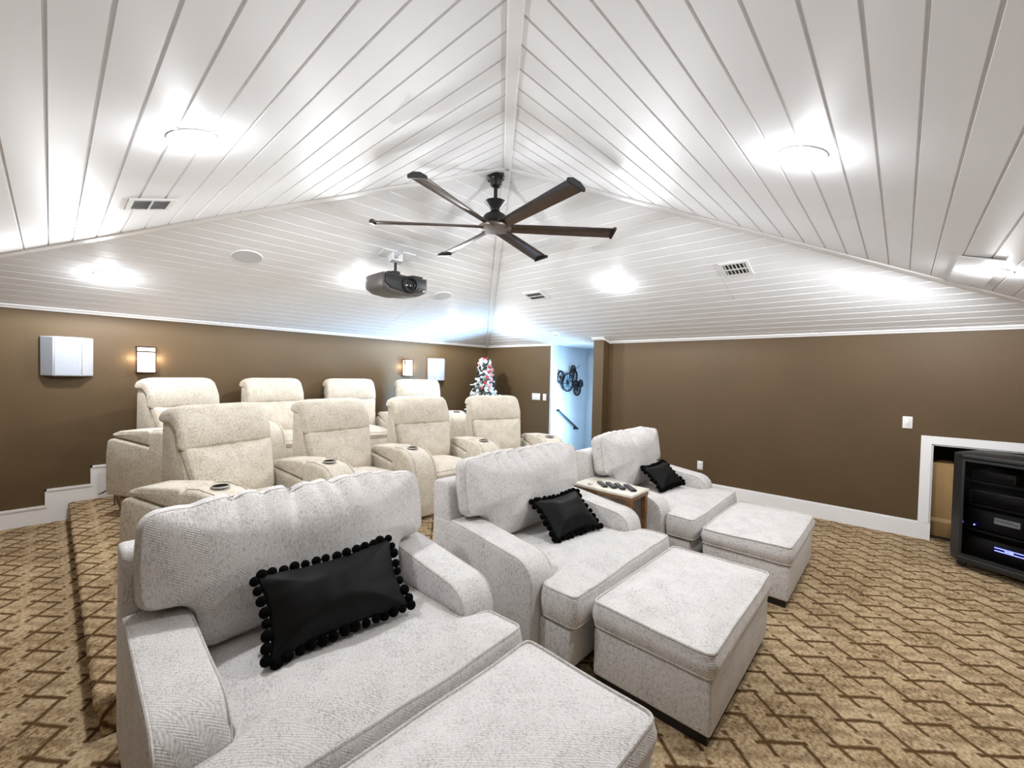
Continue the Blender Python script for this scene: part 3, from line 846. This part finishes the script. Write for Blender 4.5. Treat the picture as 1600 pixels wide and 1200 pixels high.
# ================================================================== PROJECTOR
PXc, PYc = 2.44, 3.93
zt = FC['back'].at(PXc, PYc).z
t = thing('projector', 'dark grey home projector hanging from a white ceiling bracket', 'projector', (PXc, PYc, zt), RAD(-4))
pz = 2.375 - zt
tilt = Matrix.Translation((0, 0, pz+.11)) @ Matrix.Rotation(RAD(2), 4, 'X') @ Matrix.Translation((0, 0, -pz-.11))
prof = [(-.245, .20), (-.25, .10), (-.235, .055), (-.16, .015), (0, .0), (.16, .015), (.235, .055), (.25, .10), (.245, .20)]
mb = MB(); n = len(prof)
vs = []
for y, s_, dz in ((-.22, 1.0, .0), (-.10, 1.02, -.004), (.10, 1.0, 0), (.21, .93, .012), (.235, .85, .03)):
    for x, z in prof: vs.append((x*s_, y, pz + (z if z > .19 else z+dz)))
fs = [tuple(range(n)), tuple(range(4*n, 5*n))[::-1]]
for r in range(4):
    for i in range(n-1): fs.append((r*n+i, r*n+i+1, (r+1)*n+i+1, (r+1)*n+i))
    fs.append((r*n+n-1, r*n, (r+1)*n, (r+1)*n+n-1))
mb.add(vs, fs, tilt); body = mb.obj('housing', 'projgrey', t, bevel=.008, bseg=2)
MB().prism([(-.225, .185), (-.228, .105), (-.16, .055), (.0, .035), (.16, .05), (.228, .10), (.225, .185)], -.235, -.212, 'y', tilt @ Matrix.Translation((0, 0, pz))).obj('front_panel', 'black', t, bevel=.004)
LM = tilt @ Matrix.Translation((.04, -.22, pz+.112)) @ Matrix.Rotation(RAD(90), 4, 'X')
MB().lathe([(.088, -.01), (.088, .03), (.075, .042), (.066, .042), (.060, .02), (.052, .014)], 28, LM, cap=False).obj('lens_barrel', 'black', t)
lens = MB().lathe([(.0, .022), (.03, .020), (.055, .012)], 24, LM, cap=False).obj('lens_glass', 'darkorn', t)
MB().box((.19, -.24, pz+.06), (.215, -.228, pz+.075), tilt).obj('indicator', 'labelwhite', t)
for sx in (-1, 1): MB().box((sx*.13-.06, -.225, pz+.198), (sx*.13+.06, .16, pz+.215), tilt).obj('top_vent', 'black', t, bevel=.004)
MB().lathe([(.075, pz+.20), (.075, pz+.225), (.05, pz+.245), (.05, pz+.265), (.02, pz+.27)], 20).obj('mount_plate', 'black', t)
MB().lathe([(.014, pz+.26), (.014, -.085)], 12).obj('mount_rod', 'black', t)
fm = Matrix.Translation((-PXc, -PYc, -zt)) @ FC['back'].frame(PXc, PYc, .002)
fm = Matrix.Rotation(RAD(4), 4, 'Z') @ fm
br = MB().box((-.17, -.07, .0), (-.04, .07, .012), fm).box((.04, -.09, .0), (.19, .09, .012), fm).obj('ceiling_bracket', 'offwhite', t, smooth=False)
for sx in (-.06, .045):
    MB().prism([(-.05, .012), (.05, .012), (.03, .085), (-.03, .085)], sx-.006, sx+.006, 'x', fm).obj('bracket_cheek', 'offwhite', t, smooth=False)
    MB().lathe([(.008, 0), (.008, .016)], 10, fm @ Matrix.Translation((sx+.008, 0, .05)) @ Matrix.Rotation(RAD(90), 4, 'Y')).obj('bracket_bolt', 'black', t)
MB().box((-.07, -.03, .07), (.055, .03, .085), fm).obj('bracket_bridge', 'offwhite', t, smooth=False)

# ================================================================== CEILING LAMPS, SPEAKERS, VENTS
def ceiling_lamp(fn, x, y, label):
    m = FC[fn].frame(x, y, .0)
    t = thing('recessed_light', label, 'ceiling light', group='recessed ceiling lights'); t.matrix_world = m
    MB().lathe([(.098, .0), (.098, .006), (.082, .012), (.080, .004)], 32, cap=False).obj('trim_ring', 'vent', t)
    prof = [(.081, .006)] + [(.08*cos(a), .006+.016*sin(a)) for a in [pi/2*k/5 for k in range(1, 5)]] + [(.0, .022)]
    MB().lathe(prof, 28, cap=False).obj('lens', 'lamp', t)
    d = bpy.data.lights.new('lamp_light', 'POINT'); d.energy = LAMP_W; d.color = (.955, .975, 1.0); d.shadow_soft_size = .05
    # made-up profile: boosted sideways to brighten the other slopes, weak spill onto the ceiling
    d.use_nodes = True; nt = d.node_tree; em = nt.nodes['Emission']
    tc = nt.nodes.new('ShaderNodeTexCoord'); sp = nt.nodes.new('ShaderNodeSeparateXYZ'); nt.links.new(tc.outputs['Normal'], sp.inputs[0])
    mr = nt.nodes.new('ShaderNodeMath'); mr.operation = 'MULTIPLY_ADD'; nt.links.new(sp.outputs[2], mr.inputs[0]); mr.inputs[1].default_value = .5; mr.inputs[2].default_value = .5
    rp = nt.nodes.new('ShaderNodeValToRGB'); nt.links.new(mr.outputs[0], rp.inputs[0]); e = rp.color_ramp.elements
    for k_, (p_, v_) in enumerate(LAMP_PROFILE):
        if k_ >= len(e): e.new(p_)
        e[k_].position = p_; e[k_].color = (v_, v_, v_, 1)
    mu = nt.nodes.new('ShaderNodeMath'); mu.operation = 'MULTIPLY'; nt.links.new(rp.outputs[0], mu.inputs[0]); mu.inputs[1].default_value = 4.0
    nt.links.new(mu.outputs[0], em.inputs['Strength'])
    o = bpy.data.objects.new('lamp_light', d); COL.objects.link(o)
    o.matrix_world = Matrix.Translation(FC[fn].n*.07) @ m
for fn, x, y, lab in (('left', .442, 2.435, 'round ceiling light on the near left slope above the vent'), ('front', 2.36, .369, 'round ceiling light on the near right slope, upper one'),
                      ('back', .354, 5.36, 'round ceiling light at far left above the wall speaker'), ('back', 2.409, 4.552, 'round ceiling light half hidden behind the projector'),
                      ('back', 4.475, 5.401, 'small round ceiling light nearest the Christmas tree'), ('right', 4.394, 2.47, 'round ceiling light on the right slope between two vents'),
                      ('front', 4.469, -.451, 'round ceiling light at the far right edge of the photo'), ('left', .44, -.45, 'round ceiling light behind the camera')):
    ceiling_lamp(fn, x, y, lab)
for fn, x, y, r, lab in (('back', 1.248, 4.551, .125, 'larger round ceiling speaker grille left of the projector'), ('back', 3.568, 4.586, .125, 'smaller-looking round ceiling speaker right of the projector')):
    t = thing('ceiling_speaker', lab, 'speaker', group='round ceiling speakers'); t.matrix_world = FC[fn].frame(x, y, 0)
    MB().lathe([(.0, .009), (r-.006, .008), (r-.004, .004)], 36, cap=False).obj('grille', 'grille', t)
    MB().lathe([(r-.005, .0), (r-.005, .010), (r, .010), (r+.004, .0)], 36, cap=False).obj('rim', 'vent', t)
def ceiling_vent(fn, x, y, w_, h_, label, vert):
    t = thing('ceiling_vent', label, 'vent', group='ceiling air vents'); t.matrix_world = FC[fn].frame(x, y, 0) @ Matrix.Rotation(0 if vert else pi, 4, 'Z')
    a, b = w_/2, h_/2; f = .028
    MB().box((-a, -b, 0), (a, -b+f, .010)).box((-a, b-f, 0), (a, b, .010)).box((-a, -b+f, 0), (-a+f, b-f, .010)).box((a-f, -b+f, 0), (a, b-f, .010)).obj('frame', 'vent', t, smooth=False)
    MB().box((-a+f, -b+f, .001), (a-f, b-f, .003)).obj('duct_shade', 'ventdark', t, smooth=False)  # thin dark sheet painted as the shade between the louvers
    n = 6
    for k in range(n):
        c = -a+f+(2*a-2*f)*(k+.5)/n; g_ = (2*a-2*f)/n*.26
        MB().hexa([(c-g_, -b+f, .004), (c-g_+.003, -b+f, .003), (c-g_+.003, b-f, .003), (c-g_, b-f, .004), (c+g_*.4, -b+f, .012), (c+g_*.4+.003, -b+f, .012), (c+g_*.4+.003, b-f, .012), (c+g_*.4, b-f, .012)]).obj('louver', 'vent', t, smooth=False)
    MB().box((-a+f, -.006, .004), (a-f, .006, .011)).obj('cross_bar', 'vent', t, smooth=False)
ceiling_vent('left', .441, 3.64, .27, .24, 'white ceiling vent on the near left slope', False)
ceiling_vent('right', 4.435, 1.20, .25, .25, 'white ceiling vent on the right slope, larger one', True)
ceiling_vent('right', 4.42, 3.66, .30, .21, 'white ceiling vent near the corner, smaller one', True)
t = thing('smoke_detector', 'small white sensor on the ceiling before the stair opening', 'detector'); t.matrix_world = FC['right'].frame(5.628, 4.206, 0)
MB().lathe([(.062, 0), (.062, .018), (.05, .034), (.0, .038)], 24).obj('housing', 'offwhite', t)
MB().lathe([(.012, .037), (.010, .042)], 10).obj('test_button', 'grille', t)

# ================================================================== WALL SPEAKERS, SCONCES
def wall_speaker(x, z0, z1, label):
    t = thing('wall_speaker', label, 'speaker', (x, Y0, (z0+z1)/2), group='angled wall speakers')
    h = (z1-z0)/2; w_ = .187; d = .125
    prof = [(-w_, 0), (w_, 0), (w_, -.022), (.095, -d), (-.095, -d), (-w_, -.022)]
    MB().prism(prof, -h, h, 'z').obj('cabinet', 'spkwhite', t, bevel=.004, bseg=1)
    MB().box((-.088, -d-.005, -h+.010), (.088, -d+.001, h-.010)).obj('front_grille', 'spkgrille', t, smooth=False)
    for s_ in (-1, 1):
        a = Vector((s_*(w_-.006), -.028-.004, 0)); b = Vector((s_*.10, -d+.001-.003, 0))
        nrm = Vector((s_*(d-.022), -(w_-.095), 0)).normalized()*.004
        q = []
        for zz in (-h+.010, h-.010):
            for p in ((a, 0), (b, 0), (b, 1), (a, 1)): q.append(tuple(p[0]+nrm*p[1]+Vector((0, 0, zz))))
        MB().hexa(q).obj('side_grille', 'spkgrille', t, smooth=False)
wall_speaker(.118, 1.478, 1.872, 'white angled wall speaker left of the sconce, at far left')
wall_speaker(4.776, 1.452, 1.85, 'white angled wall speaker near the Christmas tree corner')
def sconce(x, z0, z1, label):
    t = thing('wall_sconce', label, 'wall lamp', (x, Y0, z0), group='lit wall sconces'); H = z1-z0; w_ = .082; d = .10
    def arc(off): return [(w_*u, -(d+off)+ .028*u*u) for u in (-1, -.5, 0, .5, 1)]
    MB().box((-w_-.002, -.012, 0), (w_+.002, 0, H)).obj('back_plate', 'sconceframe', t, smooth=False)
    pr_ = arc(-.004); MB().prism([(-w_+.006, -.014)]+[(x_*.93, y_) for x_, y_ in pr_]+[(w_-.006, -.014)], .016, H-.010, 'z').obj('glass_shade', 'sconceglass', t)
    for za, zb in ((0, .016), (H-.014, H), (H-.066, H-.052)):
        o_ = arc(.004); i_ = arc(-.010)
        MB().prism(o_+i_[::-1], za, zb, 'z').obj('band', 'sconceframe', t)
    for s_ in (-1, 1): MB().box((s_*w_-.005, -d+.022, 0), (s_*w_+.005, -.012, .018)).box((s_*w_-.005, -d+.022, H-.014), (s_*w_+.005, -.012, H)).box((s_*w_-.004, -d+.020, 0), (s_*w_+.004, -d+.036, H)).obj('side_bar', 'sconceframe', t, smooth=False)
    for s_ in (-1, 1):
        dl = bpy.data.lights.new('sconce_light', 'POINT'); dl.energy = SCONCE_W/2; dl.color = (1, .80, .58); dl.shadow_soft_size = .03
        o = bpy.data.objects.new('sconce_light', dl); COL.objects.link(o); o.location = (x+s_*(w_+.035), Y0-.055, z0+H*.55)
sconce(.727, 1.515, 1.815, 'lit bronze wall sconce beside the left white wall speaker')
sconce(4.152, 1.518, 1.812, 'lit bronze wall sconce near the Christmas tree corner')

# ================================================================== SWITCHES, OUTLET
def wall_plate(name, x, y, z, w_, h_, label, cat, kind):
    t = thing(name, label, cat, (x, y, z), RAD(-90))     # local -y faces the room
    MB().box((-w_/2, -.007, -h_/2), (w_/2, 0, h_/2)).obj('plate', 'offwhite', t, bevel=.003, bseg=2)
    n = kind if isinstance(kind, int) else 1
    for k in range(n):
        cx = (-w_/2 + w_*(k+.5)/n)
        if kind == 'outlet':
            for zz in (-.024, .024): MB().box((cx-.016, -.010, zz-.014), (cx+.016, -.006, zz+.014)).obj('socket', 'vent', t, bevel=.003, bseg=1)
        else:
            MB().box((cx-.016, -.011, -.033), (cx+.016, -.006, .033)).obj('rocker', 'vent', t, bevel=.003, bseg=1)
wall_plate('light_switch', X0, -.06, 1.189, .078, .125, 'white light switch on the brown wall above the low nook', 'light switch', 1)
wall_plate('wall_outlet', X0, 2.013, .40, .075, .12, 'white outlet low on the brown wall behind the far armchair', 'outlet', 'outlet')
wall_plate('light_switch', X0, 4.965, 1.195, .19, .12, 'wide white four-gang switch plate beside the stair opening', 'light switch', 4)
wall_plate('light_switch', X0, 4.765, 1.195, .075, .12, 'narrow white switch plate right at the stair opening edge', 'light switch', 1)

# ================================================================== STAIR WALL: HANDRAIL, GEAR CLOCK
WYs = SY1+.03
t = thing('handrail', 'short black handrail sloping down the bright stair wall', 'handrail', (6.56, WYs, .77))
a, b = Vector((-.30, -.07, .19)), Vector((.32, -.07, -.19))
MB().tube([a, b], .017, 10).obj('rail', 'iron', t)
for p in (a, b):
    MB().lathe([(.030, 0), (.030, .008), (.014, .012), (.014, .07)], 14, Matrix.Translation((p.x, 0, p.z)) @ Matrix.Rotation(RAD(90), 4, 'X')).obj('bracket', 'iron', t)
    MB().sphere(p, .024, 10, 8).obj('end_cap', 'iron', t)
t = thing('gear_wall_clock', 'dark metal gear-shaped wall clock on the bright stair wall', 'clock', (6.62, WYs, 1.50))
def gear(cx, cz, r, y, spokes, face=False, w_=.016):
    pts = [(cx+r*cos(2*pi*k/32), y, cz+r*sin(2*pi*k/32)) for k in range(32)]
    g = MB().tube(pts, w_, 6, True).obj('gear_ring', 'iron', t)
    hubm = Matrix.Translation((cx, y+.01, cz)) @ Matrix.Rotation(RAD(90), 4, 'X')
    MB().lathe([(r*.2, -.01), (r*.2, .02)], 16, hubm).obj('gear_hub', 'iron', g)
    for k in range(spokes):
        an = pi*k/spokes+.2
        MB().tube([(cx+r*cos(an), y, cz+r*sin(an)), (cx-r*cos(an), y, cz-r*sin(an))], .006, 5).obj('spoke', 'iron', g)
    if face:
        MB().lathe([(r*.93, -.012), (r*.93, -.004)], 32, hubm).obj('clock_face', 'clockface', g)
    else:
        teeth = MB()
        for k in range(18):
            an = 2*pi*k/18; teeth.sphere((cx+(r+.012)*cos(an), y, cz+(r+.012)*sin(an)), .011, 6, 4)
        teeth.obj('gear_teeth', 'iron', g)
gear(-.06, -.03, .165, -.05, 6, True)
gear(-.27, .065, .105, -.035, 3)
gear(.14, .09, .125, -.03, 5)
gear(.10, .215, .065, -.055, 3)
gear(.215, -.075, .075, -.045, 3)
gear(.29, -.175, .10, -.03, 4)
gear(.37, -.05, .055, -.05, 2)
MB().tube([(.22, -.04, .235), (.34, -.04, .305)], .006, 5).obj('clock_hand', 'iron', t)
MB().tube([(.43, -.04, -.02), (.47, -.04, -.06), (.46, -.04, -.11), (.42, -.04, -.12)], .006, 5).obj('scroll', 'iron', t)

# ================================================================== CHRISTMAS TREE
TXx, TYy, TB, TT = 5.42, 5.66, 0.0, 1.90
t = thing('christmas_tree', 'flocked white Christmas tree in the dark corner by the stairs', 'christmas tree', (TXx, TYy, TB))
MB().lathe([(.03, 0), (.03, 1.0), (.012, 1.8)], 10).obj('trunk', 'bark', t)
for k in range(4):
    a = k*pi/2; MB().tube([(0, 0, .10), (.28*cos(a), .28*sin(a), .012)], .012, 6).obj('stand_leg', 'green', t)
rng = random.Random(11)
fol = MB(); snow = MB()
def rad(z): return .075 + .36*(1.86-z)/1.2 if z > .3 else .54
cones = []
for i in range(620):
    z = .32+1.5*(1-(rng.random())**.62) if i > 60 else rng.uniform(1.6, 1.84)
    a = rng.uniform(0, 2*pi); r = rad(z)*rng.uniform(.72, 1.05); dz = rng.uniform(-.05, .03)
    dirv = Vector((cos(a), sin(a), -.25)); base = Vector((0, 0, z+.06+r*.25)); tip = Vector((r*cos(a), r*sin(a), z+dz))
    st = base.lerp(tip, .45)
    tgt = snow if rng.random() < .72 else fol
    tgt.tube([st, st.lerp(tip, .6), tip], lambda s_: .024*(1-s_)+.012, 5)
    for q in range(4):
        pp = st.lerp(tip, rng.uniform(.4, 1)); of = Vector((rng.uniform(-1, 1), rng.uniform(-1, 1), rng.uniform(-.4, 1))).normalized()*rng.uniform(.035, .07)
        tgt.tube([pp, pp+of], lambda s_: .013*(1-s_)+.006, 4)
fo = fol.obj('green_branches', 'green', t, smooth=False, recalc=False); sn = snow.obj('flocked_branches', 'flock', t, smooth=False, recalc=False)
fo['kind'] = 'stuff'; sn['kind'] = 'stuff'
bow = MB().sphere((-.03, 0, 1.86), .035, 8, 6).sphere((.035, 0, 1.865), .035, 8, 6).sphere((0, 0, 1.85), .025, 8, 6).obj('topper_bow', 'redorn', t); bow['label'] = 'red bow topper'
bau = {m_: MB().sphere((0, 0, 0), 1.0, 12, 8).mesh('bauble', m_) for m_ in ('redorn', 'darkorn', 'pinkorn')}
labs = {'redorn': 'glossy red bauble hanging on the flocked Christmas tree', 'darkorn': 'dark glossy bauble hanging on the flocked Christmas tree', 'pinkorn': 'pink bauble hanging on the flocked Christmas tree'}
for i in range(26):
    m_ = ('darkorn', 'darkorn', 'redorn', 'darkorn', 'pinkorn')[i % 5]
    z = 1.29+.50*(i+.5)/26; a = RAD(225)-1.3+2.6*((i*.6180339+.2) % 1); r = rad(z)*1.02
    o = link('bauble', bau[m_]); s_ = rng.uniform(.022, .034); o.scale = (s_, s_, s_)
    o.location = (TXx+r*cos(a), TYy+r*sin(a), z); tag(o, labs[m_], 'bauble', {'redorn': 'red baubles', 'darkorn': 'dark baubles', 'pinkorn': 'pink baubles'}[m_])

# ================================================================== AV CABINET
ang = math.atan2(-.40, -.21)            # direction of the front edge, left to right
FLc = Vector((5.385, -.335, 0)); fd = Vector((cos(ang), sin(ang), 0)); bk = Vector((-fd.y, fd.x, 0))
mc = Matrix((fd, bk, UP)).transposed().to_4x4(); mc.translation = FLc
t = thing('av_cabinet', 'black glass-door media cabinet on casters before the wall nook', 'cabinet'); t.matrix_world = mc
W_, D_, H0, H1 = .62, .50, .065, 1.0
ch = .085
MB().prism([(0, .07), (ch, 0), (W_-ch, 0), (W_, .07), (W_, D_), (0, D_)], H1-.035, H1, 'z').obj('cabinet_top', 'cab', t, bevel=.006, bseg=2)
MB().prism([(0, .07), (ch, 0), (W_-ch, 0), (W_, .07), (W_, D_), (0, D_)], H0, H0+.05, 'z').obj('cabinet_bottom', 'cab', t, bevel=.006, bseg=2)
for (p, q) in (((0, .07), (ch, .006)), ((W_-ch, .006), (W_, .07))):
    (xa, ya), (xb, yb) = p, q; dx, dy = xb-xa, yb-ya; L = hypot(dx, dy); nx, ny = -dy/L*.02, dx/L*.02
    MB().prism([(xa, ya), (xb, yb), (xb+nx, yb+ny), (xa+nx, ya+ny)], H0+.05, H1-.035, 'z').obj('corner_panel', 'cab', t, smooth=False)
MB().box((0, .07, H0+.05), (.018, D_, H1-.035)).obj('side_panel', 'cab', t, smooth=False)
MB().box((W_-.018, .07, H0+.05), (W_, D_, H1-.035)).obj('side_panel', 'cab', t, smooth=False)
MB().box((.018, D_-.012, H0+.05), (W_-.018, D_, H1-.035)).obj('rear_panel', 'black', t, smooth=False)
for zz in (.34, .56, .76): MB().box((.018, .085, zz), (W_-.018, D_-.012, zz+.016)).obj('shelf', 'black', t, smooth=False)
dr = MB().box((ch, .0, H0+.055), (ch+.018, .02, H1-.04)).box((W_-ch-.018, .0, H0+.055), (W_-ch, .02, H1-.04)).box((ch+.018, .0, H0+.055), (W_-ch-.018, .02, H0+.075)).box((ch+.018, 0, H1-.06), (W_-ch-.018, .02, H1-.04)).obj('door', 'cab', t, smooth=False)
MB().box((ch+.018, .008, H0+.075), (W_-ch-.018, .013, H1-.06)).obj('door_glass', 'cabglass', dr, smooth=False)
for cx_, cy_ in ((.07, .10), (W_-.07, .10), (.07, D_-.06), (W_-.07, D_-.06)):
    MB().lathe([(.032, -.014), (.034, 0), (.032, .014)], 16, Matrix.Translation((cx_, cy_, .034)) @ Matrix.Rotation(RAD(90), 4, 'X')).box((cx_-.02, cy_-.02, .045), (cx_+.02, cy_+.02, H0)).obj('caster', 'black', t)
def in_cab(name, label, cat, a, b, mat, front=None, feet=True):
    o = thing(name, label, cat); o.matrix_world = mc @ Matrix.Translation(((a[0]+b[0])/2, (a[1]+b[1])/2, a[2]))
    hx, hy, hz = (b[0]-a[0])/2, (b[1]-a[1])/2, b[2]-a[2]
    MB().box((-hx, -hy, .008), (hx, hy, hz)).obj('housing', mat, o, bevel=.005, bseg=2)
    MB().box((-hx+.01, -hy-.004, .015), (hx-.01, -hy+.001, hz-.008)).obj('front_panel', 'black', o, bevel=.002, bseg=1)
    for sx in (-1, 1): MB().box((sx*(hx-.04)-.015, -hy+.02, 0), (sx*(hx-.04)+.015, hy-.02, .009)).obj('foot', 'black', o, smooth=False)
    return o, hx, hy, hz
o, hx, hy, hz = in_cab('av_receiver', 'black receiver with blue indicator lines at the cabinet bottom', 'receiver', (.08, .10, H0+.05), (W_-.08, .44, .29), 'black')
for zz in (.10, .125): MB().box((-.04, -hy-.006, zz), (.13, -hy-.003, zz+.006)).obj('blue_line', 'bluelight', o, smooth=False)
MB().box((.02, -hy-.006, .111), (.07, -hy-.003, .120)).obj('display', 'bluelight', o, smooth=False)
o, hx, hy, hz = in_cab('amplifier', 'black amplifier with a white sticker in the cabinet middle', 'amplifier', (.08, .10, .356), (W_-.08, .44, .53), 'black')
st = MB().box((-.05, -hy-.006, .085), (.10, -hy-.0035, .135)).obj('sticker', 'labelwhite', o, smooth=False)
MB().box((-.045, -hy-.007, .105), (.09, -hy-.0055, .110)).box((-.045, -hy-.007, .117), (.06, -hy-.0055, .122)).obj('print_line', 'screen', st, smooth=False)
MB().sphere((-.17, -hy-.004, .035), .006, 8, 6).obj('power_led', 'bluelight', o)
o, hx, hy, hz = in_cab('media_player', 'grey slim player on the upper cabinet shelf', 'player', (.09, .12, .576), (W_-.09, .42, .69), 'silver')
o, hx, hy, hz = in_cab('set_top_box', 'grey flat box on the topmost cabinet shelf', 'set-top box', (.10, .13, .776), (.36, .38, .86), 'silver')
# flat gadget and cable on the cabinet top
o = thing('media_box', 'flat black box with cable on top of the media cabinet', 'media box'); o.matrix_world = mc @ Matrix.Translation((.50, .26, H1+.001))
MB().box((-.11, -.08, 0), (.11, .08, .028)).obj('housing', 'black', o, bevel=.006)
MB().tube([(-.11, 0, .012), (-.17, -.02, .006), (-.22, -.01, .006)], .004, 6).obj('cable', 'black', o)
# cardboard box in the nook, and a wire bundle
t = thing('cardboard_box', 'tall brown cardboard box standing inside the wall nook', 'box', (X0+WT+.32, -.355, 0))
MB().box((-.22, -.075, .0), (.22, .082, .775)).obj('carton', 'cardboard', t, bevel=.004, bseg=1)
MB().box((-.2215, -.0755, .155), (-.2195, .0825, .195)).obj('tape_strip', 'tape', t, smooth=False)
tag(MB().tube([(6.02, -.45, .30), (6.0, -.43, .45), (6.03, -.44, .58), (6.3, -.50, .62)], .010, 6).obj('cable_bundle', 'black'), 'black cable bundle hanging between the cabinet and the nook', 'cable')
